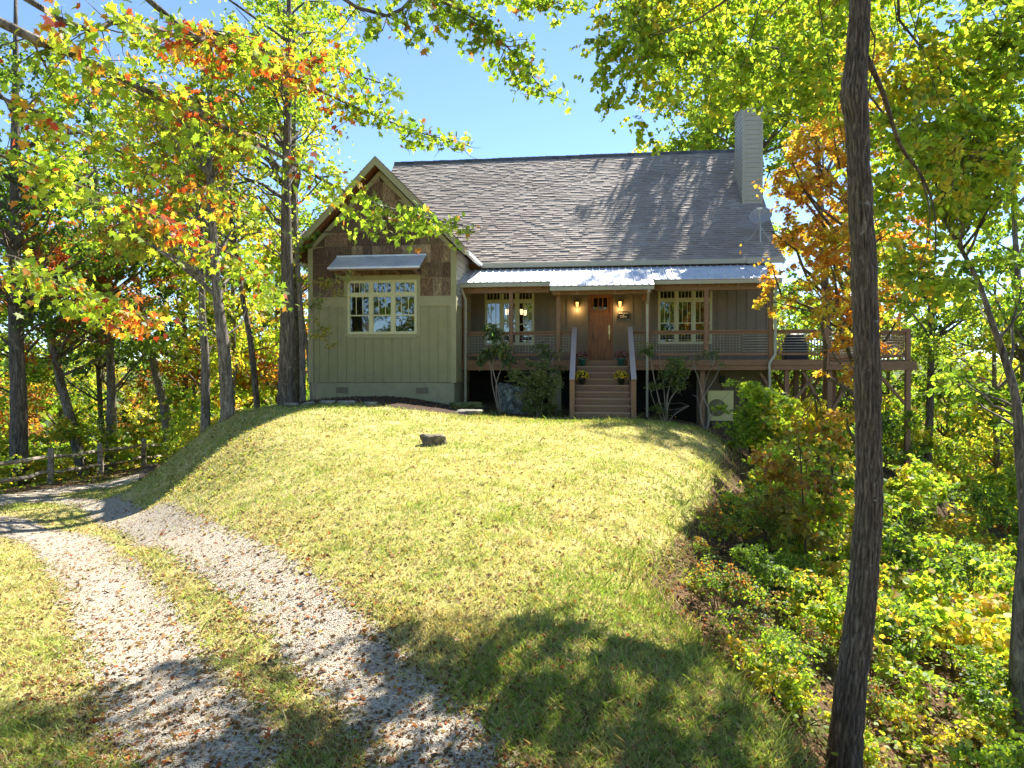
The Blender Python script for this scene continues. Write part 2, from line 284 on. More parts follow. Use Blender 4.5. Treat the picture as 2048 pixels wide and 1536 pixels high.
# ------------------------------------------------------------------ mesh building
def tag(o, label=None, cat=None, group=None, kind=None):
    if label: o['label']=label
    if cat: o['category']=cat
    if group: o['group']=group
    if kind: o['kind']=kind
    return o
def empty(name, loc, rz=0):
    o = bpy.data.objects.new(name,None); col.objects.link(o); o.location=loc; o.rotation_euler=(0,0,rz); o.empty_display_size=.3; return o
class MB:
    def __init__(s): s.v=[]; s.f=[]; s.c=[]; s.smooth=False
    def quad(s,*p,c=None):
        n=len(s.v); s.v+= [tuple(q) for q in p]; s.f.append(tuple(range(n,n+len(p)))); s.c.append(c)
    def box(s,x0,x1,y0,y1,z0,z1,c=None):
        n=len(s.v); s.v+=[(x0,y0,z0),(x1,y0,z0),(x1,y1,z0),(x0,y1,z0),(x0,y0,z1),(x1,y0,z1),(x1,y1,z1),(x0,y1,z1)]
        for f in ((0,3,2,1),(4,5,6,7),(0,1,5,4),(1,2,6,5),(2,3,7,6),(3,0,4,7)): s.f.append(tuple(n+i for i in f)); s.c.append(c)
    def hexa(s,b,t,c=None):   # 4 bottom points, 4 top points
        n=len(s.v); s.v+=[tuple(q) for q in b]+[tuple(q) for q in t]
        for f in ((0,3,2,1),(4,5,6,7),(0,1,5,4),(1,2,6,5),(2,3,7,6),(3,0,4,7)): s.f.append(tuple(n+i for i in f)); s.c.append(c)
    def bar(s,a,b,w,h,up=(0,0,1),c=None):
        a=Vector(a);b=Vector(b);d=(b-a).normalized();u=Vector(up); sd=d.cross(u)
        if sd.length<1e-4: sd=d.cross(Vector((0,1,0)))
        sd.normalize(); u=sd.cross(d).normalized(); sd*=w/2; u*=h/2
        s.hexa([a-sd-u,a+sd-u,a+sd+u,a-sd+u],[b-sd-u,b+sd-u,b+sd+u,b-sd+u],c)
    def tube(s,pts,rad,n=6,cap=True,jit=0,c=None):
        pts=[Vector(p) for p in pts]; base=len(s.v); m=len(pts)
        if not hasattr(rad,'__len__'): rad=[rad]*m
        ref=None
        for i,p in enumerate(pts):
            d=(pts[min(i+1,m-1)]-pts[max(i-1,0)]).normalized()
            if ref is None: ref=d.orthogonal().normalized()
            ref=(ref-d*ref.dot(d)).normalized(); bi=d.cross(ref)
            for k in range(n):
                a=2*math.pi*k/n; r=rad[i]*(1+(random.uniform(-jit,jit) if jit else 0))
                s.v.append(tuple(p+ref*(math.cos(a)*r)+bi*(math.sin(a)*r)))
        for i in range(m-1):
            for k in range(n):
                a=base+i*n+k; b=base+i*n+(k+1)%n
                s.f.append((a,b,b+n,a+n)); s.c.append(c)
        if cap:
            s.f.append(tuple(base+k for k in reversed(range(n)))); s.c.append(c)
            s.f.append(tuple(base+(m-1)*n+k for k in range(n))); s.c.append(c)
    def lathe(s,prof,cx,cy,n=20,c=None):
        base=len(s.v)
        for r,z in prof:
            for k in range(n): a=2*math.pi*k/n; s.v.append((cx+r*math.cos(a),cy+r*math.sin(a),z))
        for i in range(len(prof)-1):
            for k in range(n):
                a=base+i*n+k;b=base+i*n+(k+1)%n; s.f.append((a,b,b+n,a+n)); s.c.append(c)
        s.f.append(tuple(base+k for k in reversed(range(n)))); s.c.append(c)
        s.f.append(tuple(base+(len(prof)-1)*n+k for k in range(n))); s.c.append(c)
    def build(s,name,m,parent=None,bevel=0,smooth=False,loc=None):
        me=bpy.data.meshes.new(name); me.from_pydata(s.v,[],s.f); me.materials.append(m)
        if any(x is not None for x in s.c):
            at_=me.attributes.new('col','FLOAT_COLOR','FACE'); arr=np.ones((len(s.f),4),np.float32)
            for i,x in enumerate(s.c):
                if x is not None: arr[i,:3]=x
            at_.data.foreach_set('color',arr.ravel())
        if smooth or s.smooth: me.polygons.foreach_set('use_smooth',[True]*len(s.f))
        o=bpy.data.objects.new(name,me); col.objects.link(o)
        if parent is not None: o.parent=parent
        if loc is not None: o.location=loc
        if bevel:
            b=o.modifiers.new('bevel','BEVEL'); b.width=bevel; b.segments=1; b.limit_method='ANGLE'; b.angle_limit=R(50)
        return o
def copy_tree(o, parent=None):
    c=o.copy(); col.objects.link(c); c.parent=parent
    for ch in list(o.children): copy_tree(ch,c)
    return c

def rock(name, loc, size, m, seed, label, flat=1.0, rz=0, group=None, sub=4, sharp=.25, cat='rock'):
    import bmesh
    bm=bmesh.new(); bmesh.ops.create_icosphere(bm,subdivisions=sub,radius=1)
    for v in bm.verts:
        p=v.co.copy(); n=mnoise.noise(p*1.1+Vector((seed*7.1,seed*3.3,0)))*sharp*1.6+mnoise.noise(p*3+Vector((seed,0,seed)))*sharp*.5
        # chop into facets
        q=Vector((math.copysign(min(abs(p.x),.82),p.x),math.copysign(min(abs(p.y),.82),p.y),math.copysign(min(abs(p.z),.7),p.z)))
        v.co=q*(1+n)
        v.co.x*=size[0];v.co.y*=size[1];v.co.z*=size[2]*flat
    me=bpy.data.meshes.new(name); bm.to_mesh(me); bm.free(); me.materials.append(m)
    o=bpy.data.objects.new(name,me); col.objects.link(o); o.location=loc; o.rotation_euler=(0,0,rz)
    return tag(o,label,cat,group)

# ------------------------------------------------------------------ foliage
OVAL=np.array([(0,0,0),(.30,.22,.03),(.33,.55,.02),(0,1,-.08),(-.33,.55,.02),(-.30,.22,.03)])
RHOMB=np.array([(0,0,0),(.36,.45,.06),(0,1,-.04),(-.36,.45,.06)])
MAPLE=np.array([(0,0,0),(.16,.10,.02),(.44,.02,-.02),(.34,.24,.03),(.60,.46,-.03),(.34,.46,.02),(.30,.60,.02),(.14,.58,.03),(0,1.05,-.08),(-.14,.58,.03),(-.30,.60,.02),(-.34,.46,.02),(-.60,.46,-.03),(-.34,.24,.03),(-.44,.02,-.02),(-.16,.10,.02)])
BIG=np.array([(0,0,0),(.25,.12,.03),(.42,.38,.02),(.33,.70,-.02),(0,1,-.10),(-.33,.70,-.02),(-.42,.38,.02),(-.25,.12,.03)])
SHAPES=dict(oval=OVAL,rhomb=RHOMB,maple=MAPLE,big=BIG)
def leaf_mesh(name, P, A, N, S, C, shape, m, parent=None):
    """P positions, A leaf axis, N normal, S size, C colours"""
    T=SHAPES[shape]; n=len(P); k=len(T)
    A=A/np.linalg.norm(A,axis=1,keepdims=True).clip(1e-6)
    X=np.cross(A,N); X/=np.linalg.norm(X,axis=1,keepdims=True).clip(1e-6); Z=np.cross(X,A)
    S=S[:,None]
    V=P[:,None,:]+(S*T[:,0])[:,:,None]*X[:,None,:]+(S*T[:,1])[:,:,None]*A[:,None,:]+(S*T[:,2])[:,:,None]*Z[:,None,:]
    me=bpy.data.meshes.new(name); me.vertices.add(n*k); me.vertices.foreach_set('co',V.astype(np.float32).ravel())
    me.loops.add(n*k); me.loops.foreach_set('vertex_index',np.arange(n*k,dtype=np.int32))
    me.polygons.add(n); me.polygons.foreach_set('loop_start',np.arange(0,n*k,k,dtype=np.int32)); me.polygons.foreach_set('loop_total',np.full(n,k,dtype=np.int32))
    a=me.attributes.new('col','FLOAT_COLOR','FACE'); arr=np.ones((n,4),np.float32); arr[:,:3]=C; a.data.foreach_set('color',arr.ravel())
    me.materials.append(m); me.update(calc_edges=True)
    o=bpy.data.objects.new(name,me); col.objects.link(o)
    if parent is not None: o.parent=parent
    return o
YG=(.30,.41,.045); YEL=(.54,.46,.06); LIME=(.39,.50,.065); GRN=(.15,.24,.035); DGR=(.08,.14,.035); ORG=(.58,.25,.045); RED=(.42,.07,.03); RUST=(.36,.15,.045); GOLD=(.60,.38,.06); PINK=(.45,.16,.09); BRN=(.22,.13,.06)
PAL=dict(
 green=[(GRN,4),(DGR,3),(YG,2)], yg=[(YG,5),(LIME,4),(GRN,3),(YEL,2)], yellow=[(YEL,4),(LIME,5),(GOLD,1),(YG,3)],
 orange=[(ORG,5),(GOLD,5),(RUST,1),(YEL,2)], maple=[(YG,5),(LIME,5),(GRN,3),(ORG,.7),(RED,.4),(GOLD,.6)], red=[(PINK,4),(RED,2),(ORG,3),(BRN,1)],
 rustmix=[(RUST,3),(ORG,2),(YG,2),(GRN,2),(GOLD,2)], dark=[(DGR,5),(GRN,4),(YG,1)], bush=[(LIME,4),(YG,4),(YEL,3),(GRN,2),(GOLD,1.2)], rhodo=[((.10,.16,.05),5),((.17,.22,.08),3),((.28,.31,.12),1)])
def colours(pal,n,cl=None,ncl=1,coh=.55):
    ent=PAL[pal] if isinstance(pal,str) else pal
    cs=np.array([e[0] for e in ent]); w=np.array([e[1] for e in ent],float); w/=w.sum()
    ind=rng.choice(len(cs),n,p=w)
    if cl is not None:
        ci=rng.choice(len(cs),ncl,p=w); use=rng.random(n)<coh; ind=np.where(use,ci[cl],ind)
    C=cs[ind]*rng.uniform(.7,1.25,(n,1))
    return C*rng.uniform(.9,1.1,(n,3))
def unit(n):
    v=rng.normal(size=(n,3)); return v/np.linalg.norm(v,axis=1,keepdims=True)
SUN=np.array([.461,.658,1.0]); SUNH=SUN/ np.linalg.norm(SUN)   # towards the sun (about 50 degrees up, from behind the house)
def project(P):
    d=P-np.array([0,0,CAMZ]); cp,sp=math.cos(PITCH),math.sin(PITCH)
    f=d[:,1]*cp-d[:,2]*sp; u=d[:,1]*sp+d[:,2]*cp
    f=np.where(f>.05,f,.05); return 1024+F*d[:,0]/f, 768-F*u/f
def inpoly(x,y,poly):
    r=np.zeros(x.shape,bool); n=len(poly)
    for i in range(n):
        x1,y1=poly[i];x2,y2=poly[(i+1)%n]
        if y1==y2: continue
        c=((y1>y)!=(y2>y))&(x<(x2-x1)*(y-y1)/(y2-y1)+x1); r^=c
    return r
def sprays(clumps, nleaf, shape, size, pal, m=None, twigs=None, twigs_per=6, tlen=.8, droop=.35, name='crown', parent=None, origin=(0,0,0), keep=None, coh=.55, upn=.8):
    """clumps: (x,y,z,r[,weight]); leaves set along short twigs that fan out of each clump"""
    C=np.array([c[:3] for c in clumps],float); r=np.array([c[3] for c in clumps],float); w=r**2; w/=w.sum()
    nt=len(clumps)*twigs_per; tc=rng.choice(len(clumps),nt,p=w)
    o=C[tc]+unit(nt)*(rng.random((nt,1))**.45)*r[tc][:,None]*np.array([1,1,.62])
    td=unit(nt)*np.array([1,1,.45]); td[:,2]-=droop*.5; td/=np.linalg.norm(td,axis=1,keepdims=True)
    n=nleaf; ti=rng.integers(0,nt,n); t=rng.random(n)**.8; L=tlen*rng.uniform(.6,1.2,n)
    P=o[ti]+td[ti]*(t*L)[:,None]+rng.normal(size=(n,3))*size*.35; P[:,2]-=droop*(t*L)**2*.6
    side=np.cross(td[ti],[0,0,1.]); side*=np.where(rng.random((n,1))<.5,1,-1)
    A=td[ti]*.6+side*.8+rng.normal(size=(n,3))*.35; A[:,2]-=droop*1.1
    N=rng.normal(size=(n,3))*.75; N[:,2]+=upn
    S=size*rng.uniform(.6,1.25,n); Cc=colours(pal,n,tc[ti],len(clumps),coh)
    if twigs is not None:
        tm=twigs; kk=np.ones(nt,bool) if keep is None else keep(o+np.array(origin))&keep(o+td*tlen*.8+np.array(origin))
        for i in range(nt):
            if kk[i]:
                L_=tlen*.95; mid=o[i]+td[i]*L_*.5+np.array([0,0,-droop*.05]); e=o[i]+td[i]*L_; e[2]-=droop*L_*L_*.6; st=o[i]*.45+C[tc[i]]*.55
                tm.tube([st,o[i],mid,e],[.006,.0045,.003,.0015],3,cap=False)
    if keep is not None:
        k=keep(P+np.array(origin)); P,A,N,S,Cc=P[k],A[k],N[k],S[k],Cc[k]
    ob=leaf_mesh(name,P,A,N,S,Cc,shape,m or M['leaf'],parent)
    return ob,(o,td,tc)
def wiggle(a,b,n,amp,sag=0):
    a=np.array(a,float);b=np.array(b,float);L=np.linalg.norm(b-a); pts=[]
    off=np.zeros(3)
    for i in range(n+1):
        t=i/n; e=math.sin(math.pi*t); off+=rng.normal(size=3)*amp*L*.12
        pts.append(a+(b-a)*t+off*e+np.array([0,0,sag*e]))
    return pts
def limbs(mb,trunk,clumps,r0,n=5,skip=1,zmin=0,origin=None):
    trunk=[np.array(p,float) for p in trunk]
    for c in clumps[::skip]:
        c3=np.array(c[:3]); hd=math.hypot(c3[0]-trunk[-1][0],c3[1]-trunk[-1][1])
        # leave the trunk somewhat below the clump
        zt=max(zmin,c3[2]-.55*hd-.3); best=min(range(len(trunk)),key=lambda i:abs(trunk[i][2]-zt)); s=trunk[best]
        pts=wiggle(s,c3,n,.35,.05*hd); L=np.linalg.norm(c3-s); rr=min(r0*.45,.012+.016*L)
        mb.tube(pts,[rr*(1-.8*i/n) for i in range(n+1)],5,cap=False)
def make_tree(name,h,r,crown_z,crown_r,nclump,nleaf,shape,size,pal,bark,lean=(0,0),seed=0,tlen=.9,forks=1,crx=None):
    """a tree prototype at the origin: trunk (with limbs) and crown"""
    global rng
    rng=np.random.default_rng(seed)
    root=empty(name,(0,0,0)); mb=MB(); n=9; tr=[]
    ph=rng.uniform(0,6,2)
    for i in range(n+1):
        t=i/n; z=-.4+t*(h*.93+.4)
        tr.append((lean[0]*t*h+.12*math.sin(3*t+ph[0])*h*.12,lean[1]*t*h+.12*math.sin(4*t+ph[1])*h*.12,z))
    mb.tube(tr,[r*(1.45 if i==0 else 1.12 if i==1 else 1)*(1-.82*(i/n)) for i in range(n+1)],9,jit=.06)
    cl=[]
    ch=(h-crown_z)/2; zc=crown_z+ch
    for i in range(nclump):
        u=unit(1)[0]*rng.random()**.38; z=zc+u[2]*ch
        tt=z/h; cx=lean[0]*tt*h; cy=lean[1]*tt*h
        k=crown_r*(1.0 if u[2]<.2 else 1-.4*u[2])
        cl.append((cx+u[0]*k,cy+u[1]*k,z,rng.uniform(.5,1.15)*crown_r*.30))
    limbs(mb,tr,cl,r,zmin=crown_z*.75)
    mb.build('trunk',bark,root,smooth=True)
    sprays(cl,nleaf,shape,size,pal,tlen=tlen,parent=root,twigs_per=9)
    return root

HAZE=0
# ------------------------------------------------------------------ world, sun, camera
w=bpy.data.worlds.new('World'); sc.world=w; w.use_nodes=True; nt=w.node_tree; nt.nodes.clear()
ow=nt.nodes.new('ShaderNodeOutputWorld'); bg=nt.nodes.new('ShaderNodeBackground'); sk=nt.nodes.new('ShaderNodeTexSky')
sk.sky_type='NISHITA'; sk.sun_disc=False; sk.sun_elevation=math.asin(SUNH[2]); sk.sun_rotation=math.atan2(SUN[0],SUN[1]); sk.air_density=.75; sk.dust_density=.0; sk.ozone_density=3.5; sk.altitude=600
bg.inputs['Strength'].default_value=.10
nt.links.new(sk.outputs[0],bg.inputs[0]); nt.links.new(bg.outputs[0],ow.inputs[0])
sl=bpy.data.lights.new('sun','SUN'); sl.energy=5; sl.angle=R(.5); sl.color=(1,.95,.86)
so=bpy.data.objects.new('sun',sl); col.objects.link(so); so.rotation_euler=Vector(SUNH).to_track_quat('Z','Y').to_euler()
cam=bpy.data.cameras.new('camera'); cam.lens=24; cam.sensor_width=36; cam.clip_end=8000; cam.clip_start=.05
co=bpy.data.objects.new('camera',cam); col.objects.link(co); co.location=(0,0,CAMZ); co.rotation_euler=(R(90)-PITCH,0,0); sc.camera=co
sc.view_settings.view_transform='Standard'; sc.view_settings.look='None'; sc.view_settings.exposure=1.68
sc.cycles.max_bounces=8; sc.cycles.transparent_max_bounces=12; sc.cycles.diffuse_bounces=4; sc.cycles.glossy_bounces=3; sc.cycles.transmission_bounces=4
sc.cycles.sample_clamp_indirect=6

# ------------------------------------------------------------------ ground
def axis(a,b,step,far,g=1.12):
    c=list(np.arange(a,b+1e-6,step)); s=step
    while c[-1]<far: s*=g; c.append(c[-1]+s)
    s=step
    while c[0]>-far: s*=g; c.insert(0,c[0]-s)
    return np.array(c)
gx=axis(-17,13,.3,2600); gy=axis(0,31,.3,2600)
GX,GY=np.meshgrid(gx,gy); GZ=ground(GX,GY)
me=bpy.data.meshes.new('ground'); nx,ny=len(gx),len(gy)
V=np.stack([GX.ravel(),GY.ravel(),GZ.ravel()],1)
me.vertices.add(nx*ny); me.vertices.foreach_set('co',V.astype(np.float32).ravel())
ii,jj=np.meshgrid(np.arange(nx-1),np.arange(ny-1)); a=(jj*nx+ii).ravel()
Fq=np.stack([a,a+1,a+1+nx,a+nx],1).astype(np.int32); n=len(Fq)
me.loops.add(n*4); me.loops.foreach_set('vertex_index',Fq.ravel()); me.polygons.add(n); me.polygons.foreach_set('loop_start',np.arange(0,4*n,4,dtype=np.int32)); me.polygons.foreach_set('loop_total',np.full(n,4,np.int32))
me.polygons.foreach_set('use_smooth',[True]*n)
LAWN=[(-15.5,18),(-13,31),(-12,31),(-11.2,24),(-8.9,21.6),(-7.5,20.7),(-2.2,21.6),(2,22),(5.5,20.5),(5.6,17.8),(4.7,15.5),(3.9,13.4),(3.0,11.4),(2.2,9.8),(1.6,8.6),(1.9,7.2),(2.2,5.8),(1.8,3),(1,-3),(-14,-3),(-15.2,8)]
def polydist(X,Y,poly):
    ins=inpoly(X,Y,poly); d=np.full(X.shape,1e9)
    for i in range(len(poly)):
        x1,y1=poly[i];x2,y2=poly[(i+1)%len(poly)]; dx,dy=x2-x1,y2-y1
        t=np.clip(((X-x1)*dx+(Y-y1)*dy)/(dx*dx+dy*dy),0,1); d=np.minimum(d,np.hypot(X-x1-t*dx,Y-y1-t*dy))
    return np.where(ins,d,-d)
def lawnmask(X,Y): return smooth(-.5,.5,polydist(X,Y,LAWN))
def housebox(X,Y):
    c,s=math.cos(TH),math.sin(TH); dx=X-HO[0]; dy=Y-HO[1]; return dx*c-dy*s, dx*s+dy*c
def mulchmask(X,Y):
    x,y=housebox(X,Y); d=np.maximum(np.abs(x+7.0)-3.3,np.abs(y+2.6)-2.3-.3*np.sin(x*2.1)); return 1-smooth(-.25,.25,d)
me.attributes.new('lawn','FLOAT','POINT').data.foreach_set('value',lawnmask(V[:,0],V[:,1]).astype(np.float32))
me.attributes.new('far','FLOAT','POINT').data.foreach_set('value',smooth(120,400,np.hypot(V[:,0],V[:,1]-18)).astype(np.float32))
me.attributes.new('mulch','FLOAT','POINT').data.foreach_set('value',mulchmask(V[:,0],V[:,1]).astype(np.float32))
me.materials.append(M['ground']); me.update(calc_edges=True)
go=bpy.data.objects.new('ground',me); col.objects.link(go); tag(go,'sloping ground of lawn, mulch bed and leaf covered forest floor','ground',kind='structure')

# gravel wheel tracks
def march(px,py):
    r=ray(px,py); D=np.arange(3,60,.05); X=r[0]/r[1]*D; Zr=CAMZ+r[2]/r[1]*D; k=np.nonzero(Zr<ground(X,D))[0]
    d=D[k[0]] if len(k) else 40.; return (r[0]/r[1]*d,d)
TR2=[(1.5,1.0),(.3,3)]+[march(*q) for q in [(880,1536),(760,1400),(665,1290),(555,1180),(405,1088),(305,1043),(210,1013),(130,1003),(40,1000)]]
TR1=[(-.6,1.0),(-1.6,3)]+[march(*q) for q in [(420,1536),(365,1450),(310,1350),(225,1200),(130,1090),(20,1050),(-120,1020)]]
TR3=[march(*q) for q in [(-60,1012),(60,990),(160,975),(235,966)]]+[(-13.4,25),(-13.8,29),(-13.4,34),(-12,38)]
def catmull(P,k=14):
    P=[np.array(p,float) for p in P]; P=[2*P[0]-P[1]]+P+[2*P[-1]-P[-2]]; o=[]
    for i in range(1,len(P)-2):
        for j in range(k):
            t=j/k; o.append(.5*((2*P[i])+(-P[i-1]+P[i+1])*t+(2*P[i-1]-5*P[i]+4*P[i+1]-P[i+2])*t*t+(-P[i-1]+3*P[i]-3*P[i+1]+P[i+2])*t**3))
    o.append(P[-2]); return np.array(o)
C1,C2,C3=catmull(TR1),catmull(TR2),catmull(TR3)
def trackmask(X,Y):
    d=np.full(X.shape,9.)
    for Cc,hw in ((C1,.62),(C2,.54),(C3,.9)):
        for q in Cc[::2]: d=np.minimum(d,np.hypot(X-q[0],Y-q[1])-hw)
    return d
mv=[];mf=[];ed=[]
for Cc,hw in ((C1,.62),(C2,.54),(C3,.9)):
    T=np.gradient(Cc,axis=0); T/=np.linalg.norm(T,axis=1,keepdims=True); Nn=np.stack([T[:,1],-T[:,0]],1); base=len(mv)
    ks=np.linspace(-1.75,1.75,15)
    for i,q in enumerate(Cc):
        for k in ks: p=q+Nn[i]*k*hw; mv.append((p[0],p[1])); ed.append(1-min(1.0,abs(k)/1.75)**1.6*1.0)
    for i in range(len(Cc)-1):
        for j in range(14):
            a=base+i*15+j; mf.append((a,a+1,a+16,a+15))
mv=np.array(mv); mz=ground(mv[:,0],mv[:,1])+.008
# the sheet lies on the coarser ground mesh: sample the same grid the ground uses
def gridz(X,Y):
    i=np.clip(np.searchsorted(gx,X)-1,0,nx-2); j=np.clip(np.searchsorted(gy,Y)-1,0,ny-2)
    u=(X-gx[i])/(gx[i+1]-gx[i]); v=(Y-gy[j])/(gy[j+1]-gy[j])
    return GZ[j,i]*(1-u)*(1-v)+GZ[j,i+1]*u*(1-v)+GZ[j+1,i]*(1-u)*v+GZ[j+1,i+1]*u*v
mz=gridz(mv[:,0],mv[:,1])+.012
me=bpy.data.meshes.new('driveway'); me.from_pydata([(x,y,z) for (x,y),z in zip(mv,mz)],[],mf)
me.attributes.new('edge','FLOAT','POINT').data.foreach_set('value',np.array(ed,np.float32)); me.materials.append(M['gravel'])
dr=bpy.data.objects.new('driveway',me); col.objects.link(dr); tag(dr,'two pale gravel wheel tracks of the driveway curving past the lawn','driveway',kind='structure')

# pebbles, grass, litter: uncountable
def scatter(n,x0,x1,y0,y1,dens):
    # even in picture rather than ground area: density falls with distance
    Y=y0*(y1/y0)**rng.random(n) ; X=rng.uniform(-1,1,n)*Y*.80+Y*.0; k=(X>x0)&(X<x1); X,Y=X[k],Y[k]
    k=rng.random(len(X))<dens(X,Y); return X[k],Y[k]
rng=np.random.default_rng(11)
X,Y=scatter(150000,-16,6,3.5,30,lambda X,Y:np.where(trackmask(X,Y)+rng.normal(size=X.shape)*.12<0,1,0)*np.clip(Y/14,.3,1)*0+np.where(trackmask(X,Y)+rng.normal(size=X.shape)*.12<0,.55,0))
Z=gridz(X,Y)+.014; n=len(X); S=rng.uniform(.003,.009,n)*(1+Y*.035)
T=np.array([(1,0,0),(.3,1,0),(-.9,.6,0),(-.7,-.8,0),(.4,-.9,0),(.0,.0,.9)]); faces=[(0,1,5),(1,2,5),(2,3,5),(3,4,5),(4,0,5)]
ang=rng.uniform(0,6.28,n); ca,sa=np.cos(ang),np.sin(ang)
VV=np.stack([X[:,None]+S[:,None]*(T[:,0]*ca[:,None]-T[:,1]*sa[:,None]),Y[:,None]+S[:,None]*(T[:,0]*sa[:,None]+T[:,1]*ca[:,None]),Z[:,None]+S[:,None]*T[:,2]*rng.uniform(.5,1,(n,1))],2)
FF=(np.array(faces)[None]+6*np.arange(n)[:,None,None]).reshape(-1,3)
me=bpy.data.meshes.new('gravel_stones'); me.vertices.add(n*6); me.vertices.foreach_set('co',VV.astype(np.float32).ravel()); m3=len(FF)
me.loops.add(m3*3); me.loops.foreach_set('vertex_index',FF.astype(np.int32).ravel()); me.polygons.add(m3); me.polygons.foreach_set('loop_start',np.arange(0,3*m3,3,dtype=np.int32)); me.polygons.foreach_set('loop_total',np.full(m3,3,np.int32))
me.materials.append(M['pebble']); me.update(calc_edges=True)
o=bpy.data.objects.new('gravel_stones',me); col.objects.link(o); tag(o,'loose pale gravel strewn over the two wheel tracks','gravel',kind='stuff')

def blades(name,X,Y,H,W,C,lean=.5,zoff=-.005,label='',cat='grass',m='grass'):
    n=len(X); Z=gridz(X,Y)+zoff; a=rng.uniform(0,6.28,n); b=rng.uniform(0,6.28,n); l=lean*H*rng.uniform(.3,1.2,n)
    dx,dy=np.cos(a)*W,np.sin(a)*W; tx,ty=np.cos(b)*l,np.sin(b)*l
    P=np.empty((n,5,3)); 
    P[:,0]=np.stack([X-dx,Y-dy,Z],1); P[:,1]=np.stack([X+dx,Y+dy,Z],1)
    P[:,2]=np.stack([X+dx*.8+tx*.35,Y+dy*.8+ty*.35,Z+H*.55],1); P[:,4]=np.stack([X-dx*.8+tx*.35,Y-dy*.8+ty*.35,Z+H*.55],1)
    P[:,3]=np.stack([X+tx,Y+ty,Z+H],1)
    me=bpy.data.meshes.new(name); me.vertices.add(5*n); me.vertices.foreach_set('co',P.astype(np.float32).ravel()); me.loops.add(5*n); me.loops.foreach_set('vertex_index',np.arange(5*n,dtype=np.int32))
    me.polygons.add(n); me.polygons.foreach_set('loop_start',np.arange(0,5*n,5,dtype=np.int32)); me.polygons.foreach_set('loop_total',np.full(n,5,np.int32))
    arr=np.ones((n,4),np.float32); arr[:,:3]=C; me.attributes.new('col','FLOAT_COLOR','FACE').data.foreach_set('color',arr.ravel()); me.materials.append(M[m]); me.update(calc_edges=True)
    o=bpy.data.objects.new(name,me); col.objects.link(o); tag(o,label,cat,kind='stuff')
def patch(X,Y,s,seed=0):
    return .5+.25*(np.sin(X*s+seed)*np.cos(Y*s*1.3+seed*2)+np.sin(X*s*2.3+Y*s*1.1+seed)*np.cos(Y*s*2.7-X*s*.7+seed))
def dg(X,Y):
    t=trackmask(X,Y); return lawnmask(X,Y)*(1-mulchmask(X,Y))*smooth(-.30,.30,t+.5*(patch(X,Y,5,1)-.5)+rng.normal(size=X.shape)*.12)
X,Y=scatter(620000,-16,7,2.6,30,lambda X,Y:dg(X,Y)*np.clip(.30+patch(X,Y,2.2,3)*1.0,0,1)); n=len(X)
p=.6*patch(X,Y,1.1,2)+.4*patch(X,Y,3.7,5)+rng.normal(size=n)*.16
near=smooth(17.2,15.5,Y)*0
greenzone=smooth(9.5,6.5,Y-X*.5)*.35+smooth(17.2,18.5,Y)*.45
g=np.clip((p+greenzone-.38)*2.3,0,1)
straw=np.array([.70,.66,.34]); gr=np.array([.33,.45,.09]); tan=np.array([.62,.44,.22])
Cc=straw*(1-g[:,None])+gr*g[:,None]; tp_=smooth(.55,.85,patch(X,Y,.8,9)+rng.normal(size=n)*.15)[:,None]*.6; Cc=Cc*(1-tp_)+np.array([.70,.54,.33])*tp_; k=rng.random(n)<.15; Cc[k]=tan; Cc*=rng.uniform(.65,1.25,(n,1))
edge=1+1.6*smooth(.6,-.2,np.abs(polydist(X,Y,LAWN))-.0)*(rng.random(n)<.3)*(X>1)
H=rng.uniform(.02,.055,n)*(1+.6*g)*edge; k=rng.random(n)<.015; H[k]*=2.2
blades('lawn_grass',X,Y,H,.0022+.00032*Y,Cc,1.1,label='short dry yellow green lawn grass over the mound')

def litter(name,n0,x0,x1,y0,y1,dens,pal,size,label,shape='maple',zo=.012):
    X,Y=scatter(n0,x0,x1,y0,y1,dens); n=len(X); Z=gridz(X,Y)+zo
    P=np.stack([X,Y,Z],1); A=unit(n); A[:,2]*=.35; N=rng.normal(size=(n,3))*.35; N[:,2]+=1; S=size*rng.uniform(.5,1.25,n)
    o=leaf_mesh(name,P,A,N,S,colours(pal,n),shape,M['litter']); tag(o,label,'leaves',kind='stuff'); return o
DRY=[((.24,.13,.06),5),((.36,.22,.11),4),((.50,.36,.22),3),((.38,.12,.04),1.5),((.12,.07,.04),3),((.45,.30,.08),1)]
def dl(X,Y):
    t=trackmask(X,Y); x,y=housebox(X,Y)
    near_t=np.exp(-np.maximum(np.abs(t)-.1,0)*1.6)
    return np.clip((.42+.75*near_t*(X<2)+.45*smooth(1.2,-.6,polydist(X,Y,LAWN)))*(.35+.9*patch(X,Y,3,5)),0,1)*(1-smooth(.2,1,-polydist(X,Y,LAWN)))
litter('fallen_leaves',46000,-17,7,3.2,30,dl,DRY,.060,'dry brown and orange leaves strewn over lawn and gravel')
litter('small_fallen_leaves',60000,-17,7,3.2,22,dl,DRY,.035,'small curled brown leaf scraps strewn over lawn and gravel','oval',.02)
FDRY=[((.16,.09,.05),5),((.24,.15,.09),4),((.28,.19,.12),1),((.30,.10,.04),1),((.10,.06,.04),3)]
litter('forest_floor_leaves',52000,-40,30,3.0,45,lambda X,Y:smooth(-.3,.3,-polydist(X,Y,LAWN))*np.where((housebox(X,Y)[0]>-10)&(housebox(X,Y)[0]<6)&(housebox(X,Y)[1]>-1)&(housebox(X,Y)[1]<13),0,1),FDRY,.062,'brown leaf litter over the wooded bank and forest floor','oval',.02)
litter('bark_mulch',5000,-9,1,20,24.2,lambda X,Y:mulchmask(X,Y),[((.10,.06,.045),4),((.20,.13,.09),3),((.05,.035,.03),4),((.36,.28,.22),1)],.06,'dark bark mulch in the bed along the foundation','rhomb',.02)

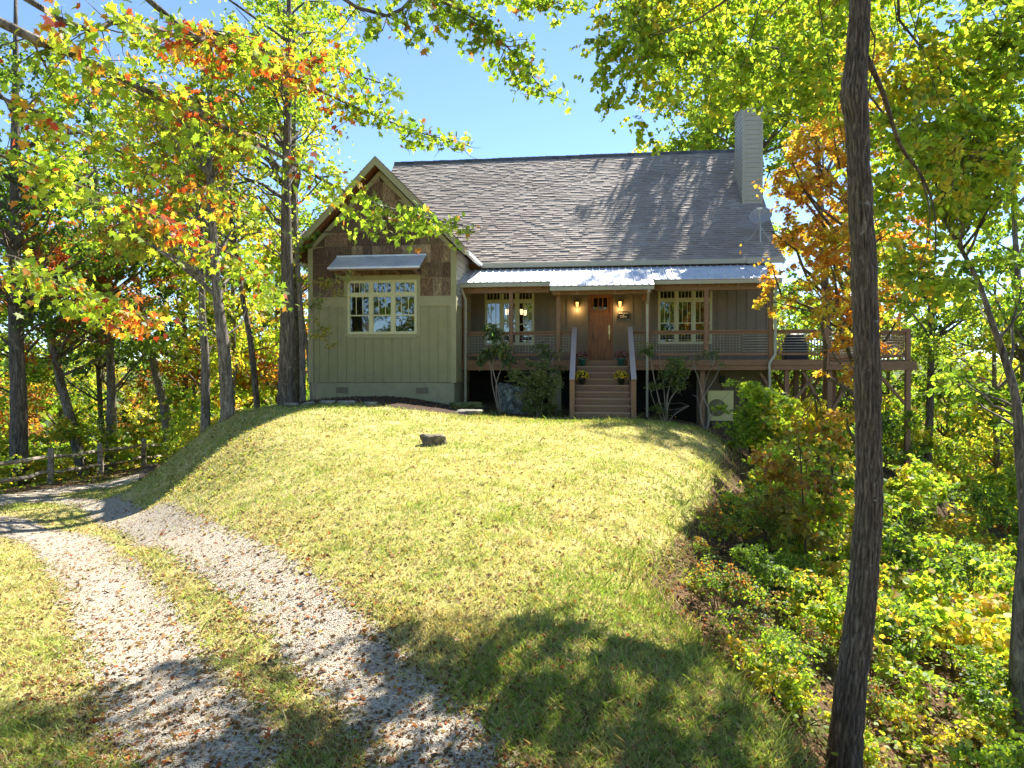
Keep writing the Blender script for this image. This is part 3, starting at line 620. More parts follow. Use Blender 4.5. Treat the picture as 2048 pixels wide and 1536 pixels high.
# far woods as one mass on the hills beyond
rng=np.random.default_rng(50)
n=5200; a=rng.uniform(-1.25,1.25,n); r=50*(11.0**rng.random(n)); X=r*np.sin(a); Y=18+r*np.cos(a); k=~((X>-19)&(X<30)&(Y<68))&~((X>0)&(r<62)); X,Y,r=X[k],Y[k],r[k]; Z=ground(X,Y); n=len(X)
Rr=rng.uniform(2.4,4.6,n)*(1+.002*r); m_=34; U=unit(n*m_); q=rng.random((n*m_,1))**.25
P=np.repeat(np.stack([X,Y,Z+Rr*1.9],1),m_,0)+U*q*np.repeat(Rr,m_)[:,None]*np.array([1,1,1.5])
N=U+rng.normal(size=P.shape)*.6; A=rng.normal(size=P.shape); A[:,2]-=.4
base=colours([(GRN,4),(YG,3),(DGR,4),(GOLD,1.3),(RUST,1.2),(ORG,.7),(YEL,1)],n); Cc=np.repeat(base,m_,0)*rng.uniform(.7,1.25,(n*m_,1))
o=leaf_mesh('distant_woods',P,A,N,np.repeat(Rr,m_)*rng.uniform(.28,.5,n*m_),Cc,'rhomb',M['leaf']); tag(o,'autumn woods covering the slopes and hills far beyond the cabin','woods',kind='stuff')

if HAZE:
    hm,nth,ho=mat('haze_air'); vp=nd(nth,'ShaderNodeVolumePrincipled'); vp.inputs['Color'].default_value=(.80,.88,1,1); vp.inputs['Density'].default_value=HAZE; vp.inputs['Anisotropy'].default_value=.3; nth.links.new(vp.outputs[0],ho.inputs['Volume'])
    hx=MB(); hx.box(-2900,2900,-2900,2900,float(GZ.min())-1.5,float(GZ.max())+30); ho_=hx.build('haze',hm); tag(ho_,'thin pale air haze over the valley and hills','haze',kind='stuff'); ho_.display_type='WIRE'

# ------------------------------------------------------------------ THE HOUSE
house=empty('house',(HO[0],HO[1],HB),-TH)
tag(house,'sage green cabin with bark shingled gable wing, grey shingle roof, porch and deck','house')
OFF=(0,0,-HB)
def hb(mb,name,m,parent=None,**k): return mb.build(name,m,parent or house,loc=OFF if (parent is None or parent is house) else None,**k)
def pz(o): return o
def slab_holes(mb,x0,x1,z0,z1,y0,y1,holes):
    xs=sorted({x0,x1,*[h[0] for h in holes],*[h[1] for h in holes]}); 
    for a,b in zip(xs[:-1],xs[1:]):
        hs=sorted([(h[2],h[3]) for h in holes if h[0]<=a+1e-6 and h[1]>=b-1e-6]); z=z0
        for (u,v) in hs+[(z1,z1)]:
            if u>z+1e-6: mb.box(a,b,y0,y1,z,u)
            z=max(z,v)
WX0,WX1,WY=-9.92,-4.84,-1.1; WC=(WX0+WX1)/2; 
APX,APZ=-7.42,10.09; RS=3.05/2.99
def rakez(x,off=0): return APZ-off-abs(x-APX)*RS
# wing front wall
winA=(-8.54,-6.15,4.29,6.10)
mb=MB(); slab_holes(mb,WX0,WX1,2.67,7.0,WY,WY+.15,[winA])
pts=[(WX0,7.0),(WX1,7.0),(WX1,rakez(WX1,.30)),(APX,APZ-.30),(WX0,rakez(WX0,.30))]
mb.hexa([(WX0,WY,7.0),(WX1,WY,7.0),(WX1,WY+.15,7.0),(WX0,WY+.15,7.0)],[(WX0,WY,rakez(WX0,.3)),(WX1,WY,rakez(WX1,.3)),(WX1,WY+.15,rakez(WX1,.3)),(WX0,WY+.15,rakez(WX0,.3))])
zt=min(rakez(WX0,.3),rakez(WX1,.3))
mb.v+=[(WX0,WY,zt-.02),(WX1,WY,zt-.02),(APX,WY,APZ-.3),(WX0,WY+.15,zt-.02),(WX1,WY+.15,zt-.02),(APX,WY+.15,APZ-.3)]; k=len(mb.v)-6; mb.f+=[(k,k+1,k+2),(k+3,k+5,k+4)]; mb.c+=[None,None]
# side walls of the wing and main walls
mb.box(WX0,WX0+.15,WY+.15,12.3,2.2,6.9)
mb.box(WX1-.15,WX1,WY+.15,1.7,2.67,7.0)
hb(mb,'wing_wall',M['sage'])
# battens
mb=MB(); x=WX0+.34
while x<WX1-.2:
    z1=5.21
    if winA[0]-.14<x<winA[1]+.14: z1=4.21
    mb.box(x-.025,x+.025,WY-.022,WY,2.69,z1); x+=.318
for x in (-4.84,):
    for y in np.arange(-.8,1.6,.318): mb.box(x,x+.022,y-.025,y+.025,2.69,5.21)
hb(mb,'batten',M['sage'])
mb=MB()
mb.box(WX0-.02,WX0+.15,WY-.035,WY,2.66,rakez(WX0,.32)); mb.box(WX1-.15,WX1+.03,WY-.035,WY,2.66,rakez(WX1,.32)); mb.box(WX1,WX1+.03,WY,WY+.14,2.66,6.9)
mb.box(WX0+.15,winA[0]-.12,WY-.03,WY,5.22,5.55); mb.box(winA[1]+.12,WX1-.15,WY-.03,WY,5.22,5.55)
for a,b in ((winA[0]-.12,winA[0]),(winA[1],winA[1]+.12)): mb.box(a,b,WY-.03,WY,4.22,6.27)
mb.box(winA[0],winA[1],WY-.03,WY,6.10,6.27); mb.box(winA[0],winA[1],WY-.03,WY,4.16,4.29)
for s in (-1,1):     # frieze along the rake
    xa=WX0+.15 if s<0 else WX1-.15
    mb.hexa([(xa,WY-.03,rakez(xa,.52)),(APX,WY-.03,APZ-.52),(APX,WY,APZ-.52),(xa,WY,rakez(xa,.52))],[(xa,WY-.03,rakez(xa,.33)),(APX,WY-.03,APZ-.33),(APX,WY,APZ-.33),(xa,WY,rakez(xa,.33))])
hb(mb,'wing_trim',M['sage2'])
# lap siding on the right cheek of the wing
mb=MB(); z=5.25
while z<6.95: mb.hexa([(WX1+.028,WY+.14,z),(WX1+.028,1.68,z),(WX1,1.68,z),(WX1,WY+.14,z)],[(WX1+.008,WY+.14,z+.17),(WX1+.008,1.68,z+.17),(WX1,1.68,z+.17),(WX1,WY+.14,z+.17)]); z+=.17
hb(mb,'lap_siding',M['lap'])
# poplar bark shingles
random.seed(3); mb=MB(); z=5.55; row=0; rows=[.62,.50,.60,.46,.55,.5,.6,.5,.5,.5]
pal=[(.11,.07,.045),(.15,.105,.07),(.08,.055,.04),(.18,.135,.09),(.13,.09,.06),(.07,.045,.03)]
for hgt in rows:
    x=WX0+.15; 
    while x<WX1-.15:
        wdt=random.uniform(.22,.55); x2=min(x+wdt,WX1-.15); z2=z+hgt-.012
        # below the rake
        def cut(xx): return min(z2,rakez(xx,.52))
        xm=(x+x2)/2; d=random.uniform(.014,.035)
        segs=[(x,x2)]
        if x<APX<x2: segs=[(x,APX),(APX,x2)]
        for a,b in segs:
            ta,tb=cut(a+.004),cut(b-.004)
            if winA[0]-.12<xm<winA[1]+.12 and z<6.27:
                if z2<=6.27: continue
                zz=6.275
            else: zz=z
            if min(ta,tb)<zz+.02: 
                if max(ta,tb)<zz+.05: continue
                ta=max(ta,zz+.01); tb=max(tb,zz+.01)
            c=sh(random.choice(pal),random.uniform(.75,1.3))
            mb.hexa([(a+.004,WY-d,zz),(b-.004,WY-d,zz),(b-.004,WY,zz),(a+.004,WY,zz)],[(a+.004,WY-d+.006,ta),(b-.004,WY-d+.006,tb),(b-.004,WY,tb),(a+.004,WY,ta)],c)
        x=x2
    z+=hgt
hb(mb,'bark_shingle_cladding',M['barkshingle'])
# foundation
mb=MB(); mb.box(WX0+.06,WX1-.05,WY+.03,WY+.25,1.2,2.66); mb.box(WX1-.25,WX1-.05,WY+.25,1.7,1.2,2.66); mb.box(WX0+.06,WX0+.25,WY+.25,12,0,2.66)
fd=hb(mb,'foundation',M['block'])
for x0 in (-8.98,-6.2):
    mb=MB(); z0=2.30; mb.box(x0,x0+.42,WY+.005,WY+.03,z0,z0+.20)
    for k in range(5): mb.box(x0+.03,x0+.39,WY-.004,WY+.005,z0+.022+k*.034,z0+.038+k*.034)
    mb.build('vent',M['porchwall'],fd)
# windows
def window(x0,x1,z0,z1,y,n,zt,widths=None,lower_mr=None,lites=4):
    """n units side by side, transoms above zt"""
    fr=MB(); e=.05; fr.box(x0,x1,y-.045,y+.08,z0,z0+e); fr.box(x0,x1,y-.045,y+.08,z1-e,z1); fr.box(x0,x0+e,y-.045,y+.08,z0+e,z1-e); fr.box(x1-e,x1,y-.045,y+.08,z0+e,z1-e)
    xs=np.linspace(x0+e,x1-e,n+1)
    for x in xs[1:-1]: fr.box(x-.045,x+.045,y-.04,y+.07,z0+e,z1-e)
    for i in range(n):
        a=xs[i]+(.045 if i else 0); b=xs[i+1]-(.045 if i<n-1 else 0)
        fr.box(a,b,y-.04,y+.07,zt-.04,zt+.04)
    fo=hb(fr,'window',M['cream'],bevel=.004)
    for i in range(n):
        a=xs[i]+(.047 if i else .002); b=xs[i+1]-(.047 if i<n-1 else .002)
        for (u,v,kind) in ((zt+.042,z1-e-.002,'t'),(z0+e+.002,zt-.042,'l')):
            s=MB(); t=.035
            s.box(a,b,y-.02,y+.03,u,u+t); s.box(a,b,y-.02,y+.03,v-t,v); s.box(a,a+t,y-.02,y+.03,u+t,v-t); s.box(b-t,b,y-.02,y+.03,u+t,v-t)
            if kind=='t':
                for k in range(1,lites): xx=a+(b-a)*k/lites; s.box(xx-.011,xx+.011,y-.012,y+.02,u+t,v-t)
            else:
                mr=u+(v-u)*.47; s.box(a+t,b-t,y-.018,y+.028,mr-.02,mr+.02)
                for k in range(1,3): xx=a+(b-a)*k/3; s.box(xx-.011,xx+.011,y-.012,y+.02,mr+.02,v-t)
            s.build('sash',M['cream'],fo)
            g=MB(); g.box(a+t,b-t,y+.006,y+.012,u+t,v-t); g.build('pane',M['glass'],fo)
    return fo
window(winA[0],winA[1],winA[2],winA[3],WY,3,5.62)
# awning over the wing window
mb=MB()
A0,A1=-8.92,-5.82; zt_,zb_=6.90,6.42; yt,yb=WY-.03,-1.95
nseg=62
for i in range(nseg):
    xa=A0+(A1-A0)*i/nseg; xb=A0+(A1-A0)*(i+1)/nseg; ha=.014 if i%2 else 0; hb_=0 if i%2 else .014
    mb.quad((xa,yb,zb_+ha),(xb,yb,zb_+hb_),(xb,yt,zt_+hb_),(xa,yt,zt_+ha))
mb.box(A0,A1,yb-.012,yb-.002,zb_-.05,zb_+.012); mb.box(A0,A1,yt-.012,yt,zt_-.0,zt_+.05)
aw=hb(mb,'window_awning',M['metalroof'])
mb=MB(); mb.bar((A0+.03,yb+.02,zb_-.04),(A0+.03,yt,zt_-.04),.04,.06); mb.bar((A1-.03,yb+.02,zb_-.04),(A1-.03,yt,zt_-.04),.04,.06); mb.box(A0+.05,A1-.05,yb+.01,yb+.06,zb_-.10,zb_-.02)
for i in range(5):
    x=A0+.25+(A1-A0-.5)*i/4; mb.bar((x,yt,zb_-.14),(x,yb+.08,zb_-.07),.06,.07)
mb.build('awning_bracket',M['stain'],aw)
# wing roof
def shingle_plane(name,x0,x1,y_eave,z_eave,y_ridge,z_ridge,along='x',course=.135,pal=None,tab=(.14,.42),rnd=5,clipx=None):
    """laminated shingles: real courses with thick butts. plane runs up from the eave line to the ridge line"""
    random.seed(rnd); mb=MB(); L=math.hypot(y_ridge-y_eave,z_ridge-z_eave); uy,uz=(y_ridge-y_eave)/L,(z_ridge-z_eave)/L; ny,nz=-uz*(1 if uy>0 else -1)*(1),abs(uy)
    if uy<0: ny=uz
    pal=pal or [(.46,.39,.325),(.44,.37,.31),(.48,.405,.34),(.45,.38,.32),(.42,.355,.295)]
    nc=int(L/course); course=L/nc
    for i in range(nc):
        s0=i*course; s1=s0+course+.02; x=x0-random.uniform(0,.2)
        while x<x1:
            x2=x+random.uniform(*tab); a,b=max(x,x0),min(x2,x1); x=x2
            if b-a<.01: continue
            t=random.choice((.016,.026,.034)) ; c=sh(random.choice(pal),random.uniform(.92,1.08))
            def P(xx,s,h): return (xx,y_eave+uy*s+ny*h,z_eave+uz*s+nz*h)
            p0,p1=P(a,s0,t),P(b,s0,t); q0,q1=P(a,s1,.002),P(b,s1,.002); r0,r1=P(a,s0,0),P(b,s0,0)
            if along=='x': mb.quad(p0,p1,q1,q0,c=c); mb.quad(r0,r1,p1,p0,c=sh(c,.8))
            else:
                f=lambda p:(p[1],p[0],p[2]); mb.quad(f(p0),f(q0),f(q1),f(p1),c=c); mb.quad(f(r0),f(p0),f(p1),f(r1),c=sh(c,.8))
    return mb
MR=(12.56-6.95)/(7.1-1.3)
mb=shingle_plane('m',-9.35,6.22,1.28,6.98,7.1,12.56)
# far slope and ridge cap
mb.quad((-9.35,7.1,12.57),(6.22,7.1,12.57),(6.22,13,6.9),(-9.35,13,6.9),c=(.27,.24,.23))
x=-9.35
while x<6.2:
    c=sh((.12,.11,.11),random.uniform(.7,1.4)); x2=min(x+.3,6.22); h=random.uniform(.01,.03)
    mb.hexa([(x,6.93,12.42),(x2,6.93,12.42),(x2,7.27,12.42),(x,7.27,12.42)],[(x,7.02,12.585+h),(x2,7.02,12.575+h),(x2,7.18,12.575+h),(x,7.18,12.585+h)],c); x=x2
roof=hb(mb,'roof',M['shingle'])
mb=MB()  # roof deck, rake boards, fascia
for (xa,xb) in ((-9.33,6.20),):
    mb.hexa([(xa,1.3,6.82),(xb,1.3,6.82),(xb,7.1,12.42),(xa,7.1,12.42)],[(xa,1.3,6.97),(xb,1.3,6.97),(xb,7.1,12.55),(xa,7.1,12.55)])
    mb.hexa([(xa,7.1,12.42),(xb,7.1,12.42),(xb,13,6.75),(xa,13,6.75)],[(xa,7.1,12.55),(xb,7.1,12.55),(xb,13,6.88),(xa,13,6.88)])
mb.build('roof_deck',M['cedar'],roof)
for xr in (6.20,-9.36):
    mb=MB(); mb.hexa([(xr,1.24,6.74),(xr+.03,1.24,6.74),(xr+.03,7.1,12.36),(xr,7.1,12.36)],[(xr,1.24,6.95),(xr+.03,1.24,6.95),(xr+.03,7.1,12.56),(xr,7.1,12.56)]); mb.build('rake_board',M['sage2'],roof)
mb=MB(); mb.box(-4.35,6.22,1.18,1.28,6.80,6.97); g=mb.build('gutter',M['gutter'],roof,bevel=.01)
mb=MB(); mb.box(5.0,6.25,1.15,1.17,6.78,6.985); mb.build('gutter_guard',M['gutter'],roof)
# wing roof
mbw=MB(); random.seed(9)
for s in (-1,1):
    L=math.hypot(2.99,3.05); ux,uz=s*2.99/L,-3.05/L; nxn,nzn=3.05/L*s,2.99/L; nc=30; cs=L/nc
    for i in range(nc):
        s1=L-i*cs; s0=s1-cs-.02; y=-1.62
        yend=5.6 if s<0 else 4.9
        while y<yend:
            y2=min(y+random.uniform(.15,.34),yend); t=random.choice((.01,.018,.024)); c=sh((.28,.25,.24),random.uniform(.8,1.15))
            def P(ss,yy,h): return (APX+ux*ss+nxn*h,yy,APZ+uz*ss+nzn*h)
            q=[P(s1,y,t),P(s1,y2,t),P(s0,y2,.002),P(s0,y,.002)]; r=[P(s1,y,0),P(s1,y2,0),P(s1,y2,t),P(s1,y,t)]
            if s>0: mbw.quad(*q,c=c); mbw.quad(*r,c=sh(c,.8))
            else: mbw.quad(*q[::-1],c=c); mbw.quad(*r[::-1],c=sh(c,.8))
            y=y2
wr=hb(mbw,'wing_roof',M['shingle'])
mb=MB()
for s in (-1,1):
    xe=APX+s*2.99; mb.hexa([(APX,-1.56,APZ-.17),(xe,-1.56,APZ-3.05-.17),(xe,4.9,APZ-3.05-.17),(APX,4.9,APZ-.17)],[(APX,-1.56,APZ-.01),(xe,-1.56,APZ-3.06),(xe,4.9,APZ-3.06),(APX,4.9,APZ-.01)])
mb.build('soffit',M['cedar'],wr)
for s in (-1,1):
    mb=MB(); xe=APX+s*3.0; ze=APZ-3.06
    mb.hexa([(APX,-1.605,APZ-.27),(xe,-1.605,ze-.24),(xe,-1.565,ze-.24),(APX,-1.565,APZ-.27)],[(APX,-1.605,APZ+.01),(xe,-1.605,ze+.02),(xe,-1.565,ze+.02),(APX,-1.565,APZ+.01)])
    mb.build('barge_board',M['sage2'],wr)
mb=MB(); xe=APX+3.0; mb.box(xe-.02,xe+.11,-1.5,1.2,6.85,6.97); mb.build('side_gutter',M['white'],wr,bevel=.01)  # right gutter made white to paint in its sunlit look
mb=MB(); xe=APX-3.0; mb.box(xe-.11,xe+.02,-1.5,4.8,6.85,6.97); mb.build('side_gutter',M['gutter'],wr,bevel=.01)
# small side roof at the far left
mb=MB(); mb.hexa([(-12.6,5,7.02),(-9.9,5,7.02),(-9.9,8,7.9),(-12.6,8,7.9)],[(-12.6,5,7.12),(-9.9,5,7.12),(-9.9,8,8.0),(-12.6,8,8.0)]); 
for i in range(14):
    y=5+i*.215; z=7.12+.293*(y-5); mb.hexa([(-12.62,y,z),(-9.9,y,z),(-9.9,y+.21,z),(-12.62,y+.21,z)],[(-12.62,y,z+.03),(-9.9,y,z+.03),(-9.9,y+.21,z+.066),(-12.62,y+.21,z+.066)],(.27,.24,.23))
sr=hb(mb,'side_porch_roof',M['shingle']); mb=MB(); mb.box(-12.6,-9.95,4.93,4.995,6.94,7.1); mb.build('gutter',M['gutter'],sr)
mb=MB(); 
for x in (-12.4,): mb.box(x,x+.14,5.1,5.24,-.5,7.0)
mb.build('post',M['stain'],sr)
# main front wall with openings
w1=(-4.30,-2.47,4.02,6.02); w2=(2.01,3.90,4.02,6.0); dr_=(-.50,.40,3.42,5.93)
mb=MB(); slab_holes(mb,-4.84,5.95,3.40,6.9,1.7,1.85,[w1,w2,dr_])
mb.box(5.80,5.95,1.85,12.3,1.5,6.85); 
mb.box(-9.9,5.95,12.3,12.45,0,6.9)
for xg in (5.80,-9.3):  # gable ends
    mb.v+=[(xg,1.7,6.85),(xg,12.45,6.85),(xg,7.1,12.35),(xg+.15,1.7,6.85),(xg+.15,12.45,6.85),(xg+.15,7.1,12.35)]; k=len(mb.v)-6; mb.f+=[(k,k+2,k+1),(k+3,k+4,k+5)]; mb.c+=[None,None]
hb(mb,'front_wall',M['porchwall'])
mb=MB(); x=-4.6
while x<5.8:
    if not (dr_[0]-.12<x<dr_[1]+.12):
        segs=[(3.42,6.88)]
        for wn in (w1,w2):
            if wn[0]-.1<x<wn[1]+.1: segs=[(3.42,wn[2]-.1),(wn[3]+.1,6.88)]
        for a,b in segs: mb.box(x-.022,x+.022,1.68,1.7,a,b)
    x+=.335
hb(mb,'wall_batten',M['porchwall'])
mb=MB()
for wn in (w1,w2):
    mb=MB()
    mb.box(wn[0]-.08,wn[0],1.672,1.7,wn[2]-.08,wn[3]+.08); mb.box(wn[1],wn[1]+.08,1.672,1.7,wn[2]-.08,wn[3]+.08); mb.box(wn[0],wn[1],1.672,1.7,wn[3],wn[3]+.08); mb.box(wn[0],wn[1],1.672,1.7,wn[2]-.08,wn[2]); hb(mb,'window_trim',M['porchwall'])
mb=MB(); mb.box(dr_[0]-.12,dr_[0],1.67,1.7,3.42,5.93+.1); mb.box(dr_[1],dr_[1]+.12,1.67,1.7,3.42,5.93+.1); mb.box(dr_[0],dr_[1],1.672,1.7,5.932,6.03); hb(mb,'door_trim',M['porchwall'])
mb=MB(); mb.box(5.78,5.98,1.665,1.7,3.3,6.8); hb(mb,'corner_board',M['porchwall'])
window(*w1,1.7,3,5.63); window(*w2,1.7,3,5.60)
mb=MB(); mb.box(-9.7,5.7,1.9,1.93,3.4,3.42); mb.box(-9.7,5.7,5.5,5.6,3.4,6.8); mb.box(-9.7,5.7,1.86,5.5,6.75,6.8)
mb.box(-9.7,-4.99,-.9,1.85,3.4,3.42); mb.box(-9.7,-4.99,-.9,1.85,6.6,6.7)
mb.box(1.9,4.0,2.6,2.65,3.4,6.7)
hb(mb,'interior',varied('interior_paint',(.10,.075,.05),.2,rough=.8))
# door
mb=MB(); mb.box(-.42,.32,1.72,1.78,3.46,5.30); mb.box(-.42,.32,1.72,1.78,5.72,5.86); mb.box(-.42,-.30,1.72,1.78,5.30,5.72); mb.box(.20,.32,1.72,1.78,5.30,5.72)
mb.box(-.148,-.112,1.715,1.77,5.30,5.72); mb.box(.015,.052,1.715,1.77,5.30,5.72)
mb.box(-.34,.24,1.695,1.72,5.22,5.30); mb.box(-.42,-.30,1.712,1.72,3.5,5.2); mb.box(.20,.32,1.712,1.72,3.5,5.2); mb.box(-.29,.19,1.712,1.72,3.5,3.68); mb.box(-.29,.19,1.712,1.72,5.05,5.2)
do=hb(mb,'door',M['door'])
mb=MB(); mb.box(-.50,-.42,1.69,1.80,3.44,5.93); mb.box(.32,.40,1.69,1.80,3.44,5.93); mb.box(-.42,.32,1.69,1.80,5.86,5.93); mb.build('door_frame',M['door'],do)
for a,b in ((-.30,-.148),(-.112,.015),(.052,.20)):
    mb=MB(); mb.box(a,b,1.745,1.75,5.30,5.72); mb.build('pane',M['glass'],do)
mb=MB(); mb.box(.24,.30,1.70,1.72,4.40,4.72); mb.tube([(.27,1.70,4.62),(.27,1.65,4.55),(.27,1.64,4.4),(.27,1.655,4.2),(.27,1.70,4.14)],.014,8); mb.lathe([(.02,4.55),(.03,4.57),(.03,4.6),(.02,4.62)],.27,1.68,10); mb.build('handle',M['brass'],do)
mb=MB(); mb.box(-.52,.42,1.62,1.74,3.425,3.455); mb.build('threshold',M['black'],do)
# porch deck
mb=MB()
y=-.08; 
while y<1.69: mb.box(-4.82,5.5,y,y+.134,3.385,3.42); y+=.14
y=-.08
while y<7: mb.box(5.5,9.9,y,y+.134,3.385,3.42); y+=.14
hb(mb,'deck_floor',M['tread'])
mb=MB(); mb.box(-4.82,7.32,-.12,-.08,3.235,3.42); mb.box(-4.82,9.95,-.095,-.045,3.08,3.233); mb.box(7.34,9.95,-.10,-.06,3.235,3.36); mb.box(9.95,10.0,-.1,7,3.08,3.36)
hb(mb,'deck_fascia',M['stain'],bevel=.004)
mb=MB(); x=-4.6
while x<9.9: mb.box(x,x+.04,-.04,6.9 if x>5.95 else 1.68,3.10,3.38); x+=.4
hb(mb,'floor_joist',M['stain'])
# deck supports on the right
for (px,py_,zb) in ((6.05,.12,0.2),(6.71,1.4,-.1),(7.40,.12,-.3),(7.95,1.4,-.6),(6.3,3.5,-.5),(7.6,3.6,-.8),(9.78,.02,-.9),(9.75,3.4,-1.6),(8.8,4.8,-1.6),(3.33,.10,.9),(9.72,6.7,-2),(6.4,6.6,-1)):
    mb=MB(); mb.box(px-.075,px+.075,py_-.075,py_+.075,gz(*hp(px,py_,0)[:2])-.2,3.08); hb(mb,'deck_post',M['stain'],bevel=.006)
for a,b in (((6.05,.12,1.6),(5.2,.12,3.0)),((6.05,.12,1.7),(7.0,.12,3.05)),((7.4,.12,1.5),(6.55,.12,3.05)),((7.4,.12,1.6),(8.2,.12,3.05)),((6.71,1.4,1.5),(7.6,1.4,3.0)),((9.78,.02,1.9),(8.8,.02,3.05)),((9.75,3.4,1.7),(9.0,3.4,3.0)),((6.3,3.5,1.2),(7.4,3.5,3.0)),((7.6,3.6,1.2),(6.5,3.6,3.0)),((7.95,1.4,1.6),(7.95,.2,3.0)),((6.71,1.4,1.1),(5.6,1.4,2.9))):
    mb=MB(); mb.bar(a,b,.09,.09); hb(mb,'knee_brace',M['stain'],bevel=.004)
# crawl space behind the porch: wall painted near black for its shade
mb=MB(); mb.box(-4.84,3.35,1.55,1.69,.6,3.08); hb(mb,'crawl_shade_wall',M['dark'])
mb=MB(); mb.box(3.35,5.9,1.5,1.68,-.3,3.08); hb(mb,'basement_wall',M['porchwall'])
mb=MB(); mb.box(-1.80,-1.40,.1,.5,1.0,3.07); hb(mb,'pier',M['block'])
# posts
for (x,y,zt) in ((-4.76,0,5.9),(-3.12,0,5.9),(-1.48,-.1,5.75),(3.44,0,5.9),(5.52,0,5.9),(1.52,-.02,5.75)):
    mb=MB(); q=.045 if x==-4.76 else .07; mb.box(x-q,x+q,y-.07+.03,y+.07+.03,3.42,zt); hb(mb,'porch_post',M['stain'],bevel=.008)
mb=MB(); mb.box(-4.82,-1.80,-.05,.10,5.74,5.96); mb.box(1.75,5.75,-.05,.10,5.74,5.96); mb.box(-1.66,1.60,-.55,-.42,5.60,5.80); mb.box(-1.62,-1.5,-.42,1.7,5.58,5.74); mb.box(1.45,1.57,-.42,1.7,5.58,5.74)
hb(mb,'porch_beam',M['stain'],bevel=.006)
# railing
rail=hb(MB(),'railing',M['stain']) if False else None
def rail_run(x0,x1,y=.03,cap=4.41,bot=3.57,kind='grid'):
    mb=MB(); mb.box(x0,x1,y-.07,y+.07,cap-.045,cap); mb.box(x0,x1,y-.02,y+.02,cap-.13,cap-.047)
    ro=hb(mb,'railing',M['stain'],bevel=.003)
    mb=MB(); mb.box(x0,x1,y-.02,y+.02,bot,bot+.08); mb.build('bottom_rail',M['stain'],ro,bevel=.003)
    mb=MB()
    if kind=='grid':
        nxv=max(2,round((x1-x0)/.105)); 
        for i in range(1,nxv): x=x0+(x1-x0)*i/nxv; mb.box(x-.0032,x+.0032,y-.0032,y+.0032,bot+.08,cap-.13)
        for i in range(1,7): z=bot+.08+(cap-.21-bot)*i/7; mb.box(x0,x1,y-.0095,y-.0034,z-.0032,z+.0032)
    else:
        for i in range(7): z=bot+.14+i*.088; mb.tube([(x0,y,z),(x1,y,z)],.011,6)
    mb.build('wire_grid' if kind=='grid' else 'rail_cable',M['greymetal'],ro)
for a,b in ((-4.71,-3.19),(-3.05,-1.55),(-1.41,-1.03),(.93,1.44),(1.60,3.37)): rail_run(a,b)
rail_run(3.51,4.62,kind='grid'); rail_run(4.62,5.45,kind='cable'); rail_run(5.59,7.18,kind='cable'); rail_run(7.34,9.7,cap=4.36,bot=3.5,kind='cable')
mb=MB(); mb.box(7.18,7.34,-.05,.11,3.1,4.45); hb(mb,'railing_post',M['stain'],bevel=.006)
mb=MB(); mb.box(9.7,9.84,-.05,.09,3.1,4.42); hb(mb,'railing_post',M['stain'],bevel=.006)
mb=MB(); mb.box(9.7,9.84,6.8,6.94,3.1,4.42); hb(mb,'railing_post',M['stain'],bevel=.006)
mb=MB(); mb.box(9.7,9.84,.09,6.8,4.36,4.41); mb.box(9.75,9.79,.09,6.8,3.5,3.58); 
for y in np.arange(.3,6.7,.13): mb.box(9.755,9.785,y,y+.035,3.58,4.36)
hb(mb,'side_railing',M['stain']); mb=MB(); mb.box(6.0,9.7,6.83,6.95,4.36,4.41)
for x in np.arange(6.1,9.7,.13): mb.box(x,x+.035,6.87,6.90,3.45,4.36)
hb(mb,'rear_railing',M['stain'])
# porch roof
def porch_roof(x0,x1,yf):
    mb=MB(); sl=.41; yb=1.27; zf=6.22+sl*yf; zb=6.22+sl*yb; mb.hexa([(x0,yf,zf-.02),(x1,yf,zf-.02),(x1,yb,zb-.02),(x0,yb,zb-.02)],[(x0,yf,zf),(x1,yf,zf),(x1,yb,zb),(x0,yb,zb)])
    x=x0+.02
    while x<x1:
        mb.hexa([(x-.035,yf-.005,zf),(x+.035,yf-.005,zf),(x+.035,yb,zb),(x-.035,yb,zb)],[(x-.014,yf-.005,zf+.028),(x+.014,yf-.005,zf+.028),(x+.014,yb,zb+.028),(x-.014,yb,zb+.028)]); x+=.229
    o=hb(mb,'porch_roof',M['metalroof'])
    mb=MB(); mb.box(x0-.0,x1+.0,yf+.01,yf+.10,zf-.16,zf-.03); mb.build('fascia',M['gutter'],o,bevel=.006)
    mb=MB(); 
    mb.hexa([(x0+.03,yf+.1,zf-.14),(x1-.03,yf+.1,zf-.14),(x1-.03,yb,zb-.14),(x0+.03,yb,zb-.14)],[(x0+.03,yf+.1,zf-.03),(x1-.03,yf+.1,zf-.03),(x1-.03,yb,zb-.03),(x0+.03,yb,zb-.03)]); mb.build('ceiling_boards',M['stain'],o)
    for x in np.arange(x0+.3,x1-.1,.61):
        mb=MB(); mb.bar((x,yf+.12,zf-.2),(x,yb,zb-.2),.05,.10); mb.build('rafter',M['stain'],o)
porch_roof(-4.83,-1.74,-.35); porch_roof(-1.72,1.66,-.90); porch_roof(1.68,5.78,-.35)
